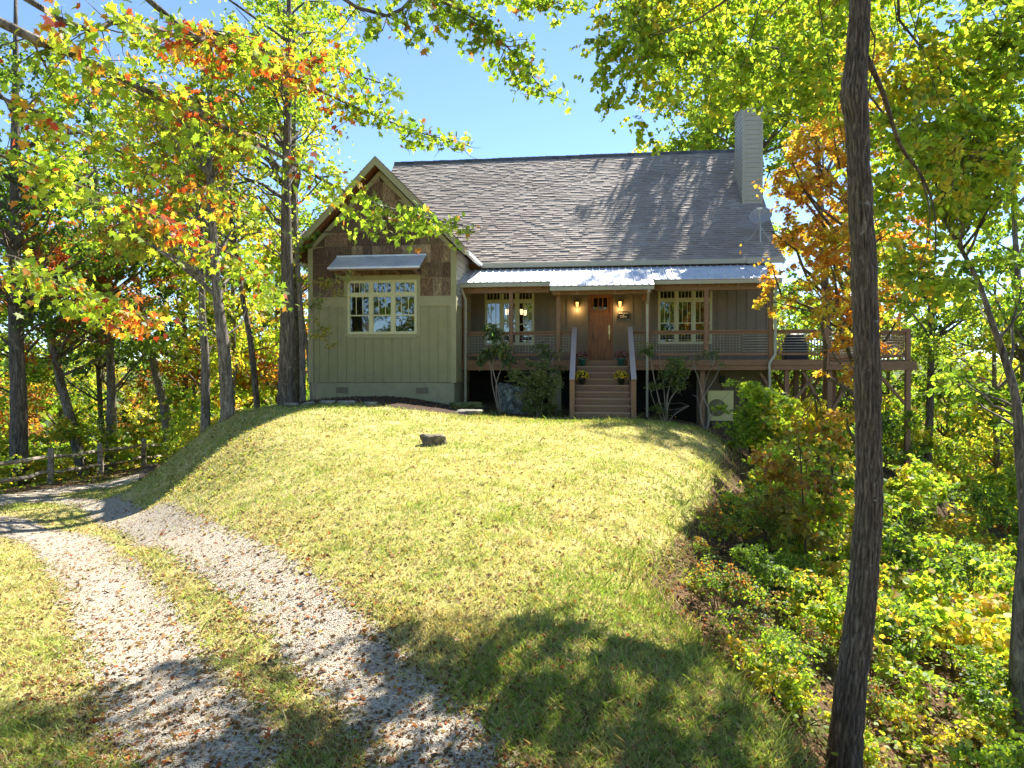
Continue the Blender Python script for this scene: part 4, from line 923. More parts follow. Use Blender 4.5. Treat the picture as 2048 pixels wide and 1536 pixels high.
# downspouts
def spout(pts,r=.045):
    mb=MB()
    for a,b in zip(pts[:-1],pts[1:]): mb.bar(a,b,.075,.06,up=(0,1,0))
    hb(mb,'downspout',M['gutter'])
spout([(1.49,-.84,5.72),(1.49,-.84,5.62),(1.49,-.24,5.3),(1.49,-.22,3.5),(1.49,-.24,gz(*hp(1.49,-.24,0)[:2])-.05)])
spout([(5.62,-.29,5.93),(5.62,-.29,5.85),(5.62,-.14,5.6),(5.62,-.13,3.6),(5.42,-.20,3.3),(5.48,-.2,1.6)])
spout([(-4.80,-.27,5.94),(-4.78,-.27,5.85),(-4.68,-.10,5.5),(-4.68,-.16,3.5),(-4.68,-.16,2.0)])
spout([(-10.47,-1.2,6.9),(-10.4,-1.0,6.75),(-9.98,-.7,6.6),(-9.98,-.7,2.4)])
# stairs
st=MB(); tbs=[]
for i in range(8):
    z=3.42-(i+1)*.2055; y1=-.12-i*.28; tb=MB(); tb.box(-.86,.86,y1-.30,y1,z-.035,z); tbs.append(tb)
    st.box(-.84,.84,y1-.02,y1-.003,z,z+.17)
st.box(-.84,.84,-2.38,-2.362,1.35,1.74)
stairs=hb(st,'porch_stairs',M['tread'],bevel=.004)
for tb in tbs: tb.build('tread',M['nosing'],stairs,bevel=.004)
for s in (-1,1):
    mb=MB(); xa,xb=(.86,.90) if s>0 else (-.90,-.86); mb.hexa([(xa,-.1,2.75),(xb,-.1,2.75),(xb,-2.35,1.2),(xa,-2.35,1.2)],[(xa,-.1,3.40),(xb,-.1,3.40),(xb,-2.35,1.74),(xa,-2.35,1.74)]); mb.build('stringer',M['tread'],stairs)
    x=.93*s; mb=MB(); mb.box(x-.075,x+.075,-2.45,-2.30,1.2,2.76); mb.build('newel_post',M['stain'],stairs,bevel=.006)
    mb=MB(); mb.box(x-.075,x+.075,-.20,-.05,3.0,4.50); mb.box(x+.078*-s-.0,x+.078*-s+.06*-s*-1 if False else x+.078*-s+.001,-.19,-.06,3.42,4.42); mb.build('newel_post',M['stain'],stairs,bevel=.006)
    mb=MB(); mb.bar((x,-.12,4.52),(x,-2.50,2.79),.16,.045); mb.build('handrail',M['railcap'],stairs)
    mb=MB(); mb.bar((x,-.2,4.32),(x,-2.38,2.72),.04,.09)
    mb.bar((x,-.2,3.62),(x,-2.38,2.05),.04,.09); mb.build('stair_rail',M['stain'],stairs)
# chimney
CX0,CX1,CY0,CY1=5.40,6.10,3.9,5.35
mb=MB(); mb.box(CX0+.01,CX1-.01,CY0+.01,CY1-.01,8.0,13.35)
z=8.9
while z<13.3:
    for (p,q) in (((CX0+.06,CY0),(CX1-.06,CY0)),): mb.hexa([(p[0],p[1]-.022,z),(q[0],q[1]-.022,z),(q[0],q[1]+.01,z),(p[0],p[1]+.01,z)],[(p[0],p[1]-.002,z+.178),(q[0],q[1]-.002,z+.178),(q[0],q[1]+.01,z+.178),(p[0],p[1]+.01,z+.178)])
    mb.hexa([(CX0-.022,CY0+.06,z),(CX0-.022,CY1-.06,z),(CX0+.01,CY1-.06,z),(CX0+.01,CY0+.06,z)],[(CX0-.002,CY0+.06,z+.178),(CX0-.002,CY1-.06,z+.178),(CX0+.01,CY1-.06,z+.178),(CX0+.01,CY0+.06,z+.178)])
    mb.hexa([(CX1-.01,CY0+.06,z),(CX1-.01,CY1-.06,z),(CX1+.022,CY1-.06,z),(CX1+.022,CY0+.06,z)],[(CX1-.01,CY0+.06,z+.178),(CX1-.01,CY1-.06,z+.178),(CX1+.002,CY1-.06,z+.178),(CX1+.002,CY0+.06,z+.178)])
    z+=.18
ch=hb(mb,'chimney',M['lap'])
mb=MB()
for (x,y) in ((CX0,CY0),(CX1,CY0),(CX0,CY1),(CX1,CY1)):
    sx=1 if x==CX0 else -1; sy=1 if y==CY0 else -1
    xa,xb=sorted((x-.028*sx,x+.07*sx)); ya,yb=sorted((y-.028*sy,y+.07*sy)); mb.box(xa,xb,ya,yb,8.6,13.3)
mb.box(CX0-.06,CX1+.06,CY0-.06,CY1+.06,13.3,13.42); mb.build('corner_trim',M['lap'],ch)
mb=MB(); mb.lathe([(.14,13.42),(.14,13.8),(.22,13.8),(.22,13.95),(.03,14.0)],(CX0+CX1)/2,(CY0+CY1)/2,14); mb.build('chimney_cap',M['greymetal'],ch)

# ------------------------------------------------------------------ things on and around the house
def hthing(name,x,y,z,label,cat,group=None): 
    return tag(empty(name,hp(x,y,z),-TH),label,cat,group)
def lathe_obj(prof,n=18):
    m=MB(); m.lathe(prof,0,0,n); m.smooth=True; return m
for x,lab in ((-.89,'lit amber lantern on the wall left of the front door'),(.65,'lit amber lantern on the wall above the welcome sign')):
    t=hthing('wall_lamp',x,1.64,5.36,lab,'wall lamp','lanterns beside the front door')
    m=MB(); m.box(-.05,.05,0,.035,0,.26); m.tube([(0,.01,.22),(0,-.05,.27),(0,-.08,.25)],.012,6); m.build('bracket',M['black'],t)
    m=MB(); m.hexa([(-.03,-.11,.23),(.03,-.11,.23),(.03,-.05,.23),(-.03,-.05,.23)],[(-.015,-.095,.27),(.015,-.095,.27),(.015,-.065,.27),(-.015,-.065,.27)]); m.hexa([(-.075,-.155,.20),(.075,-.155,.20),(.075,-.005,.20),(-.075,-.005,.20)],[(-.03,-.11,.232),(.03,-.11,.232),(.03,-.05,.232),(-.03,-.05,.232)]); m.box(-.06,.06,-.14,-.02,.0,.015)
    for sx in (-1,1):
        for sy in (-.135,-.025): m.box(sx*.055-.005,sx*.055+.005,sy-.005,sy+.005,.015,.20)
    m.box(-.055,.055,-.137,-.131,.10,.106); m.build('lantern_cage',M['black'],t)
    m=MB(); m.hexa([(-.04,-.12,.02),(.04,-.12,.02),(.04,-.04,.02),(-.04,-.04,.02)],[(-.048,-.128,.195),(.048,-.128,.195),(.048,-.032,.195),(-.048,-.032,.195)]); m.build('lamp_glass',M['lamp'],t)
    pl=bpy.data.lights.new('lamp_light','POINT'); pl.energy=3; pl.color=(1,.62,.25); pl.shadow_soft_size=.05; po=bpy.data.objects.new('lamp_light',pl); col.objects.link(po); po.parent=t; po.location=(0,-.1,-.06)
# lamps of the chandelier seen through the left window
t=hthing('chandelier',-3.0,3.2,5.35,'lit chandelier with lantern shades seen through the left porch window','chandelier')
m=MB(); m.tube([(0,0,.1),(0,0,1.4)],.012,6); m.tube([(-0.680,0,.14),(0,0,.2),(-0.100,0,.14)],.012,6); m.tube([(0,0,.2),(0,.4,.14)],.012,6); m.build('frame',M['black'],t)
for x,y in ((-0.680,0),(-0.100,0),(0,.4)):
    m=MB(); m.hexa([(x-.045,y-.045,-.08),(x+.045,y-.045,-.08),(x+.045,y+.045,-.08),(x-.045,y+.045,-.08)],[(x-.06,y-.06,.12),(x+.06,y-.06,.12),(x+.06,y+.06,.12),(x-.06,y+.06,.12)]); m.build('lamp_shade',M['lampwarm'],t)
# sign
t=hthing('welcome_sign',.77,1.655,4.96,'small black sign reading Welcome to the Cabin, right of the front door','sign')
m=MB(); m.box(-.20,.20,-.012,.012,.0,.14); m.box(-.17,.17,-.012,.012,.14,.25); m.box(-.21,-.16,-.014,.0,.03,.10); m.build('board',M['signwood'],t,bevel=.01)
M['letter']=varied('cream_lettering',(.75,.70,.55),.05,rough=.6)
for txt,s,z in (('Welcome',.088,.165),('to the',.036,.118),('Cabin',.105,.03)):
    cu=bpy.data.curves.new('lettering','FONT'); cu.body=txt; cu.size=s; cu.align_x='CENTER'; cu.extrude=.002
    to=bpy.data.objects.new('lettering',cu); dg_=bpy.context.evaluated_depsgraph_get(); me=bpy.data.meshes.new_from_object(to); me.materials.append(M['letter'])
    mo=bpy.data.objects.new('lettering',me); col.objects.link(mo); mo.parent=t; mo.rotation_euler=(R(90),0,0); mo.location=(0,-.017,z)
# satellite dish (tripod on the roof slope)
t=hthing('satellite_dish',5.62,2.0,7.66,'grey satellite dish on a tripod mast near the right roof edge','satellite dish')
m=MB(); m.tube([(0,0,-.02),(0,0,.85)],.022,8); m.build('mast',M['greymetal'],t)
for a,b in (((0,0,.55),(-.62,-.1,-.12)),((0,0,.55),(.40,-.1,-.10)),((0,0,.5),(0,.5,.46))):
    m=MB(); m.tube([a,b],.013,6); m.build('leg',M['greymetal'],t)
nd_=np.array([-.25,-.75,.60]); nd_/=np.linalg.norm(nd_); n3=Vector(nd_); u3=n3.cross(Vector((0,0,1))).normalized(); v3=u3.cross(n3)
m=MB(); c3=Vector((0,-.05,.88)); prev=None; rings=[]
for i in range(7):
    rr=.385*i/6; dz=.10*(i/6)**2; ring=[tuple(c3+n3*dz+u3*(rr*math.cos(a)*1.0)+v3*(rr*math.sin(a)*1.05)) for a in np.linspace(0,2*math.pi,28,endpoint=False)]; rings.append(ring)
for i in range(6):
    for k in range(28): m.quad(rings[i][k],rings[i][(k+1)%28],rings[i+1][(k+1)%28],rings[i+1][k])
m.smooth=True; d=m.build('reflector',M['dish'],t); so_=d.modifiers.new('thickness','SOLIDIFY'); so_.thickness=.012
m=MB(); e=c3+n3*.5-v3*.12; m.tube([tuple(c3-v3*.38),tuple(c3-v3*.36+n3*.2),tuple(e)],.014,6); m.build('feed_arm',M['greymetal'],t)
m=MB(); m.bar(tuple(e-u3*.09),tuple(e+u3*.09),.06,.07); m.bar(tuple(e),tuple(e-n3*.1),.05,.05); m.build('feed_horn',M['white'],t)
# heat pump unit
gza=gz(*hp(3.95,.3,0)[:2])
t=hthing('heat_pump',3.95,.35,1.30,'cream outdoor heat pump unit with round fan grille under the deck','heat pump')
m=MB(); m.box(-.42,.42,-.16,.16,.08,1.08); m.box(-.43,.43,-.17,.17,1.06,1.09); m.box(-.40,.40,-.168,-.16,.90,.91); cs_=m.build('casing',M['ac'],t,bevel=.01)
m=MB(); cx,cz=-.12,.52
for rr in np.linspace(.04,.29,9): m.tube([(cx+rr*math.cos(a),-.185,cz+rr*math.sin(a)) for a in np.linspace(0,2*math.pi,25)],.005,4,cap=False)
for a in np.linspace(0,math.pi,9): m.tube([(cx-.29*math.cos(a),-.18,cz-.29*math.sin(a)),(cx+.29*math.cos(a),-.18,cz+.29*math.sin(a))],.004,4)
m.build('fan_grille',M['ac'],t)
m=MB(); pr=[(cx+.285*math.cos(a),cz+.285*math.sin(a)) for a in np.linspace(0,2*math.pi,28,endpoint=False)]; m.v=[(p[0],-.1635,p[1]) for p in pr]; m.f=[tuple(range(28))]; m.c=[None]; m.build('fan_opening',M['dark'],t)  # flat disc coloured dark for the shade behind the fan grille
m=MB()
for k in range(3):
    a=k*2.094+.4; m.quad((cx,-.166,cz),(cx+.25*math.cos(a),-.172,cz+.25*math.sin(a)),(cx+.26*math.cos(a+.5),-.165,cz+.26*math.sin(a+.5)),(cx+.2*math.cos(a+.9),-.165,cz+.2*math.sin(a+.9)))
m.build('fan_blade',M['black'],t)
for x in (-.33,.33):
    m=MB(); m.box(x-.03,x+.03,-.2,.2,gza-1.30-.05,.08); m.build('foot',M['black'],t)
t=hthing('utility_box',4.22,1.44,2.62,'small black utility box on the basement wall above the heat pump','utility box')
m=MB(); m.box(-.1,.1,-.05,.05,0,.26); m.build('box',M['black'],t,bevel=.01); m=MB(); m.tube([(0,0,0),(0,0,-.9)],.02,6); m.build('conduit',M['black'],t)
m=MB(); m.box(-.10,.10,-.065,-.052,.20,.27); m.build('lid',M['black'],t)
# grill on the side deck
t=hthing('covered_grill',7.1,3.0,3.42,'black covered grill standing on the side deck','grill')
m=MB(); m.hexa([(-.42,-.25,.02),(.42,-.25,.02),(.42,.25,.02),(-.42,.25,.02)],[(-.38,-.24,.75),(.38,-.24,.75),(.38,.24,.75),(-.38,.24,.75)]); m.hexa([(-.38,-.24,.75),(.38,-.24,.75),(.38,.24,.75),(-.38,.24,.75)],[(-.26,-.14,1.02),(.26,-.14,1.02),(.26,.14,1.02),(-.26,.14,1.02)]); m.build('cover',M['black'],t,bevel=.04)
for x in (-.35,.35):
    m=MB(); m.box(x-.03,x+.03,-.2,.2,0,.06); m.build('wheel',M['black'],t)
# potted mums
def mum(x,y,z,fcol,pot,lab,grp,rad,seed,purple=False):
    global rng; rng=np.random.default_rng(seed)
    t=hthing('potted_mum',x,y,z,lab,'flower pot',grp)
    lathe_obj([(.075,0),(.105,.17),(.115,.175),(.115,.20),(.095,.20)] if not purple else [(.09,0),(.115,.20),(.13,.21),(.13,.25),(.11,.25)]).build('pot',M[pot],t)
    zc=.27 if not purple else .32
    n=900; u=unit(n); u[:,2]=np.abs(u[:,2])*.9-.12; P=u*rad*np.array([1,1,.78])*rng.uniform(.6,.93,(n,1))+np.array([0,0,zc])
    leaf_mesh('foliage',P,u+rng.normal(size=(n,3))*.5,rng.normal(size=(n,3)),np.full(n,.035),colours([((.06,.12,.03),3),((.10,.16,.04),2)],n),'rhomb',M['leaf'],t)
    # each bloom is a rosette of petals
    nb=150; u=unit(nb*2); u=u[u[:,2]>-.25][:nb]; nb=len(u); c=u*rad*np.array([1,1,.8])*rng.uniform(.9,1.05,(nb,1))+np.array([0,0,zc]); k=9
    a=np.tile(np.arange(k)/k*2*math.pi,nb); U=np.repeat(u,k,0); Cn=np.repeat(c,k,0)
    e1=np.cross(U,[.3,.2,.9]); e1/=np.linalg.norm(e1,axis=1,keepdims=True); e2=np.cross(U,e1)
    A=e1*np.cos(a)[:,None]+e2*np.sin(a)[:,None]+U*.45; leaf_mesh('blooms',Cn,A,U,np.full(nb*k,.027),np.array(fcol)*rng.uniform(.75,1.15,(nb*k,1)),'rhomb',M['petal'],t)
YF=(.95,.70,.02); PF=(.42,.17,.20)
mum(-.66,-1.11,3.42-.2055*4+.005+.0,YF,'potblack','yellow mum in a dark pot on the left end of a lower step','yellow mums on the stairs',.245,1)
mum(.60,-1.11,3.42-.2055*4+.005,YF,'potblack','yellow mum in a dark pot on the right end of a lower step','yellow mums on the stairs',.235,2)
mum(-.66,-.30,3.42-.2055+.003,PF,'potgreen','dusky pink mum in a green pot on the left of the top step','pink mums on the stairs',.22,3,True)
mum(.62,-.30,3.42-.2055+.003,PF,'potgreen','dusky pink mum in a green pot on the right of the top step','pink mums on the stairs',.23,4,True)

# ------------------------------------------------------------------ rocks, fence, timbers
def put(px,py,D,dz=0): p=at(px,py,D); return (p[0],p[1],gz(p[0],p[1])+dz)
rock('boulder',(*hp(-2.95,-.45,0)[:2],1.95),(.60,.46,.86),M['lichen'],14,'big lichen covered boulder standing behind the porch shrub',rz=.2)
rock('lawn_rock',put(868,886,15.2,.06),(.30,.22,.20),M['rockbrown'],5,'brown grey rock lying alone in the sunlit lawn',rz=.3)
rock('mossy_rock',(*hp(-4.35,-1.55,0)[:2],gz(*hp(-4.35,-1.55,0)[:2])+.08),(.62,.42,.20),M['moss'],8,'flat moss covered rock at the right corner of the wing')
rock('flat_stone',(*hp(-3.9,-3.6,0)[:2],gz(*hp(-3.9,-3.6,0)[:2])+.06),(.42,.3,.10),M['rock'],11,'pale flat stone at the edge of the lawn before the porch')
for i,(x,y,sx,lab) in enumerate([(-8.9,-4.7,.24,'leftmost stone of the row edging the mulch bed'),(-8.35,-4.8,.20,'second stone of the row edging the mulch bed'),(-7.8,-4.75,.26,'third and thickest stone of the row edging the mulch bed'),(-7.2,-4.85,.30,'long flat stone in the row edging the mulch bed'),(-6.5,-4.8,.22,'small flat stone in the row edging the mulch bed'),(-9.9,-3.4,.30,'brown stone at the left corner of the mulch bed')]):
    p=hp(x,y,0); rock('edging_stone',(p[0],p[1],gz(p[0],p[1])+.03),(sx,.17,.09),M['rock'],20+i,lab,group='stones edging the mulch bed',sub=3,rz=random.uniform(-.4,.4))
# split rail fence
fe=tag(empty('rail_fence',(-15.75,23.3,gz(-15.75,23.3))),'weathered split rail fence along the left side of the driveway','fence')
fo=Vector(fe.location); posts=[(-15.7,17.7),(-15.72,20.5),(-15.8,23.3),(-15.75,26.1),(-15.7,29.0),(-15.6,32.2),(-15.3,35.2)]
random.seed(4)
for x,y in posts:
    m=MB(); z=gz(x,y); a=random.uniform(-.03,.03); m.tube([tuple(Vector((x,y,z-.3))-fo),tuple(Vector((x+a,y,z+.6))-fo),tuple(Vector((x+a*2,y,z+1.22))-fo)],[.105,.10,.095],6,jit=.1); m.build('post',M['fence'],fe)
for (x0,y0),(x1,y1) in zip(posts[:-1],posts[1:]):
    z0,z1=gz(x0,y0),gz(x1,y1)
    for h in (.95,.42):
        m=MB(); pts=[]
        for i in range(6):
            t=i/5; pts.append(tuple(Vector((x0+(x1-x0)*t+random.uniform(-.02,.02),y0-.1+(y1-y0+.2)*t,z0+(z1-z0)*t+h+random.uniform(-.03,.03)-.05*math.sin(math.pi*t)))-fo))
        m.tube(pts,[.04,.06,.065,.06,.06,.04],6,jit=.18); m.build('rail',M['fence'],fe)
# timber edging with a stump beside the drive
for i,(px,py,D,lab) in enumerate([(290,955,21.5,'dark timber block lowest of the two beside the driveway'),(298,938,23,'dark timber with red cut end beside the driveway')]):
    p=at(px,py,D); z=gz(p[0],p[1])
    m=MB(); m.box(-.16,.16,-.9,.5,-.1,.20); o=m.build('landscape_timber',M['timber'],None,bevel=.02,loc=(p[0],p[1],z+.02)); o.rotation_euler=(0,0,.5); tag(o,lab,'timber','timbers beside the driveway')
    if i==1:
        m=MB(); m.tube([(0,-.912,.05),(0,-.902,.05)],.075,10); m.build('cut_end',varied('red_heartwood',(.45,.06,.03),.2),o)
p=at(305,924,25); m=MB(); z=gz(p[0],p[1]); m.tube([(p[0],p[1],z-.1),(p[0],p[1],z+.32)],[.26,.22],12,jit=.06); tag(m.build('tree_stump',M['timber']),'short sawn stump at the foot of the mound beside the fence','tree stump')

# ------------------------------------------------------------------ trees: keep the sun on the lawn as in the place
LIT=[(-200,1010),(300,1000),(420,868),(700,832),(980,838),(1180,855),(1400,885),(1440,1000),(1300,1110),(1150,1190),(860,1235),(640,1285),(330,1330),(120,1400),(-200,1420)]
def sunkeep(P,leak=.03):
    zg=np.full(len(P),1.0)
    for _ in range(3):
        h=P[:,2]-zg; X=P[:,0]-SUN[0]*h; Y=P[:,1]-SUN[1]*h; zg=gridz(np.clip(X,-60,40),np.clip(Y,-20,60))
    px,py=project(np.stack([X,Y,zg],1)); hit=inpoly(px,py,LIT)&(Y>1)&(P[:,2]>zg+.5)
    dap=inpoly(px,py,[(560,1180),(1500,1150),(1750,1560),(500,1560)])&(Y>1)&(P[:,2]>zg+2); fl=patch(X,Y,3.3,7)+.35*patch(X,Y,8,2)
    return ((~hit)|(rng.random(len(P))<leak))&((~dap)|(fl>.66)|(rng.random(len(P))<.16))
CHIM=[(1462,222),(1528,222),(1530,415),(1462,415)]
SKY=[(742,322),(765,200),(780,170),(960,150),(1060,235),(1120,120),(1180,180),(1215,255),(1250,308),(1462,298),(1462,415),(1500,520),(1600,860),(1420,900),(600,900),(560,560),(700,400)]
def viewkeep(P,leak=.0):
    px,py=project(P); hit=(inpoly(px,py,SKY)|inpoly(px,py,CHIM))&(P[:,1]>.5); return (~hit)|(rng.random(len(P))<leak)
def both(P): return sunkeep(P)&viewkeep(P)&((P[:,2]<CAMZ+.56*P[:,1]+.2)|(rng.random(len(P))<.33))
def rel(loc,pts): return [tuple(np.array(p)-np.array(loc)) for p in pts]
def hero(name,label,trunkpts,radii,clumps,nleaf,shape,size,pal,bark,group=None,keep=sunkeep,seed=1,tlen=.6,limb=True,twigs_per=10,droop=.35,cat='tree',limb_r=None,n=10,rootz=None,upn=.8,coh=.55,branchname='trunk'):
    global rng; rng=np.random.default_rng(seed); random.seed(seed)
    b=trunkpts[0]; loc=(b[0],b[1],gz(b[0],b[1]) if rootz is None else rootz); t=tag(empty(name,loc),label,cat,group)
    P=catmull3(rel(loc,trunkpts),5); rad=np.interp(np.linspace(0,1,len(P)),np.linspace(0,1,len(radii)),radii)
    m=MB(); m.tube(P,list(rad),n,jit=.05); cl=[(c[0]-loc[0],c[1]-loc[1],c[2]-loc[2],c[3]) for c in clumps]
    if limb: limbs(m,P,cl,limb_r or radii[0],zmin=.8)
    if nleaf:
        ob,(o,td,tc)=sprays(cl,nleaf,shape,size,pal,parent=t,origin=loc,keep=keep,tlen=tlen,twigs_per=twigs_per,droop=droop,upn=upn,coh=coh,twigs=(m if b[1]<20 else None))
    m.build(branchname,bark,t,smooth=True)
    return t
def catmull3(P,k):
    P=[np.array(p,float) for p in P]; P=[2*P[0]-P[1]]+P+[2*P[-1]-P[-2]]; o=[]
    for i in range(1,len(P)-2):
        for j in range(k):
            t=j/k; o.append(.5*((2*P[i])+(-P[i-1]+P[i+1])*t+(2*P[i-1]-5*P[i]+4*P[i+1]-P[i+2])*t*t+(-P[i-1]+3*P[i]-3*P[i+1]+P[i+2])*t**3))
    o.append(P[-2]); return o
def cl_px(L): return [(*at(px,py,D),r) for px,py,D,r in L]
def fill(x0,x1,y0,y1,d0,d1,n,r0,r1,seed):
    g=np.random.default_rng(seed); return cl_px([(g.uniform(x0,x1),g.uniform(y0,y1),g.uniform(d0,d1),g.uniform(r0,r1)) for _ in range(n)])

# the big foreground trunk
D=6.2
tc_=[(1685,1560,36),(1695,1450,32),(1705,1350,30),(1717,1250,28.5),(1728,1150,27.5),(1737,1000,26),(1737,900,24.5),(1735,800,25),(1733,700,25),(1729,600,24.5),(1726,500,23.5),(1721,400,23),(1717,300,22.5),(1713,235,23),(1707,190,26),(1710,150,23),(1715,100,21),(1718,40,20.5),(1720,0,20)]
tp=[at(x,y,D) for x,y,r in tc_]; rad_=[r*D/F for x,y,r in tc_]
tp=[(tp[0][0]-.02,tp[0][1],gz(tp[0][0],tp[0][1])-.3)]+tp+[(3.25,6.4,8),(3.4,7.0,10.5),(3.3,7.6,13),(3.6,8.6,15.5)]; rad_=[.23]+rad_+[.085,.07,.045,.015]
cl=fill(1760,2060,-60,330,7.5,10,30,.35,.6,1)+fill(1750,1900,330,640,7.5,9,9,.25,.42,2)+fill(1250,1690,-80,150,9,13,32,.5,.85,3)+fill(1190,1470,40,210,9,11,12,.3,.5,4)+fill(1400,1660,120,215,9,12,10,.35,.55,41)+fill(1240,1400,170,235,9.5,10.5,3,.2,.3,42)
g=np.random.default_rng(5)
for i in range(20):   # the high crown, above the picture
    a=g.uniform(0,6.28); rr=g.uniform(.5,6.5); cl.append((3.2+rr*math.cos(a)*1.1,8.5+rr*math.sin(a),g.uniform(11.5,16.5),g.uniform(.5,.9)))
for i in range(34): cl.append((g.uniform(-1.2,4.2),g.uniform(11.3,14.2),g.uniform(10.6,13),g.uniform(.6,.95)))
loc=(tp[0][0],tp[0][1],gz(tp[0][0],tp[0][1])); main=tag(empty('foreground_tree',loc),'tall dark barked tree trunk close to the camera on the right','tree')
def bark_tube(P,rad,n,step,amp,fr,fz,seed):
    P=[np.array(p) for p in P]; L=[0]
    for a,b in zip(P[:-1],P[1:]): L.append(L[-1]+np.linalg.norm(b-a))
    m=int(L[-1]/step); ts=np.linspace(0,L[-1],m); Q=np.stack([np.interp(ts,L,[p[i] for p in P]) for i in range(3)],1)
    # smooth the path
    for _ in range(6): Q[1:-1]=(Q[:-2]+2*Q[1:-1]+Q[2:])/4
    rr=np.interp(ts,L,rad); mb=MB(); mb.smooth=True
    for i in range(m):
        for k in range(n):
            a=2*math.pi*k/n; c_,s_=math.cos(a),math.sin(a)
            v=Vector((c_*rr[i]*fr,s_*rr[i]*fr,Q[i][2]*fz+seed)); w1=mnoise.noise(v+Vector((0,0,3))*0); v2=v+Vector((w1*1.2,w1*1.2,0))
            h=1-abs(mnoise.noise(v2))*3.0; h2=mnoise.noise(Vector((c_*1.3,s_*1.3,Q[i][2]*.9+seed)))
            r=rr[i]*(1+.07*h2)-amp*max(0,h)**1.3+amp*.5*mnoise.noise(v*3)
            mb.v.append((Q[i][0]+c_*r,Q[i][1]+s_*r,Q[i][2]))
    for i in range(m-1):
        for k in range(n): a=i*n+k; b=i*n+(k+1)%n; mb.f.append((a,b,b+n,a+n)); mb.c.append(None)
    return mb
Pc=catmull3(rel(loc,tp),4); rr_=np.interp(np.linspace(0,1,len(Pc)),np.linspace(0,1,len(rad_)),rad_)
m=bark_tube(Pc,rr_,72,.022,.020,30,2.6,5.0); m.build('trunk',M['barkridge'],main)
random.seed(2); rng=np.random.default_rng(3); m=MB(); clr=[(c[0]-loc[0],c[1]-loc[1],c[2]-loc[2],c[3]) for c in cl]
lb=[at(1733,115,6.25),at(1765,185,6.5),at(1800,290,7.0),at(1842,350,7.4),at(1868,420,7.6),at(1872,520,7.7)]
m.tube(catmull3(rel(loc,lb),5),list(np.linspace(.028,.006,26)),7,jit=.05)
m.tube(catmull3(rel(loc,[at(1842,350,7.4),at(1860,440,7.5),at(1835,560,7.6)]),5),list(np.linspace(.012,.003,11)),5)
high=[np.array(p) for p in Pc if p[2]>7.2]
for i,c in enumerate(clr):
    if i%3==0:
        s0=high[int(rng.integers(0,len(high)))]; hd=math.hypot(c[0]-s0[0],c[1]-s0[1]); m.tube(wiggle(s0,c[:3],7,.5,.12*hd),[.03,.026,.02,.016,.012,.009,.006,.003],5,cap=False)
_,(o_,td_,tc2)=sprays(clr,80000,'big',.078,'yg',parent=main,origin=loc,keep=both,tlen=.55,twigs_per=16,twigs=m)
m.build('branches',M['barkdark'],main,smooth=True)

# near maple on the left: long branches reach over the picture
loc=(-5.6,3.2); z0=gz(*loc)
t=tag(empty('maple_tree',(loc[0],loc[1],z0)),'maple whose long leafy branches hang over the upper left','tree'); LOC=np.array([loc[0],loc[1],z0])
m=MB(); trunk=[(-5.6,3.2,z0-.3),(-5.55,3.25,2),(-5.45,3.3,4.5),(-5.4,3.4,7),(-5.2,3.6,9.5),(-5.1,3.8,12)]
m.tube([tuple(np.array(p)-LOC) for p in catmull3(trunk,4)],list(np.linspace(.24,.05,21)),12,jit=.05)
random.seed(8); rng=np.random.default_rng(8); cl=[]
br=[([(-5.45,3.3,6.2)],[(-30,30,4.0),(160,115,4.3),(330,200,4.7),(520,290,5.3),(700,388,6.0),(830,430,6.5),(925,450,6.9)],.034,.42),
    ([(-5.4,3.4,7.2)],[(40,-10,4.4),(250,45,4.9),(420,85,5.3),(520,98,5.6),(650,130,6.0),(790,175,6.5)],.024,.42),
    ([(-5.4,3.5,8.3)],[(280,-15,4.6),(420,60,5.0),(530,125,5.4),(690,205,6.0),(830,262,6.5),(925,285,6.8)],.024,.36),
    ([(-5.4,3.4,8.8)],[(600,-60,4.9),(850,-8,5.2),(960,45,5.5),(1025,105,5.7),(1085,180,5.9)],.017,.28),
    ([(-5.4,3.4,9.3)],[(700,-90,5.2),(900,-50,5.6),(1050,-12,5.9),(1150,15,6.1)],.012,.25),
    ([(-5.45,3.3,4.7)],[(-40,300,4.6),(150,370,5.0),(330,440,5.6),(480,520,6.1),(560,590,6.4)],.014,.38),
    ([(-5.45,3.3,3.9)],[(-40,500,4.8),(90,560,5.1),(210,600,5.5),(300,640,5.9)],.010,.34),
    ([(-5.45,3.3,5.4)],[(-40,180,4.2),(150,260,4.7),(330,350,5.1),(470,420,5.6)],.013,.40)]
cov=[]
for st_,pp,r0,sp in br:
    pts=[st_[0]]+[at(*q) for q in pp]; C=catmull3(pts,5); m.tube([tuple(np.array(p)-LOC) for p in C],list(np.linspace(r0,.004,len(C))),7,cap=False)
    for i in range(6,len(C)):
        f=(i-6)/(len(C)-6)
        # side twigs
        for k in range(3):
            d=unit(1)[0]*np.array([1,.9,.35]); d[2]-=.25; L=sp*rng.uniform(.6,1.5)*(1-.35*f)
            e=C[i]+d*L; m.tube([tuple(np.array(p)-LOC) for p in wiggle(C[i],e,3,.25,-.02)],[.0045,.0035,.0025,.0015],4,cap=False); cov.append((C[i],e))
m.build('trunk',M['bark'],t,smooth=True)
P=[];A=[]
for a,b in cov:
    for k in range(rng.integers(9,18)):
        tt=rng.random()**.6; p=a+(b-a)*tt+rng.normal(size=3)*.05; P.append(p); d=(b-a)/np.linalg.norm(b-a); s=np.cross(d,[0,0,1])*rng.choice([-1,1]); v=d*.5+s*.7+rng.normal(size=3)*.35; v[2]-=.75; A.append(v)
P=np.array(P);A=np.array(A); px,py=project(P)
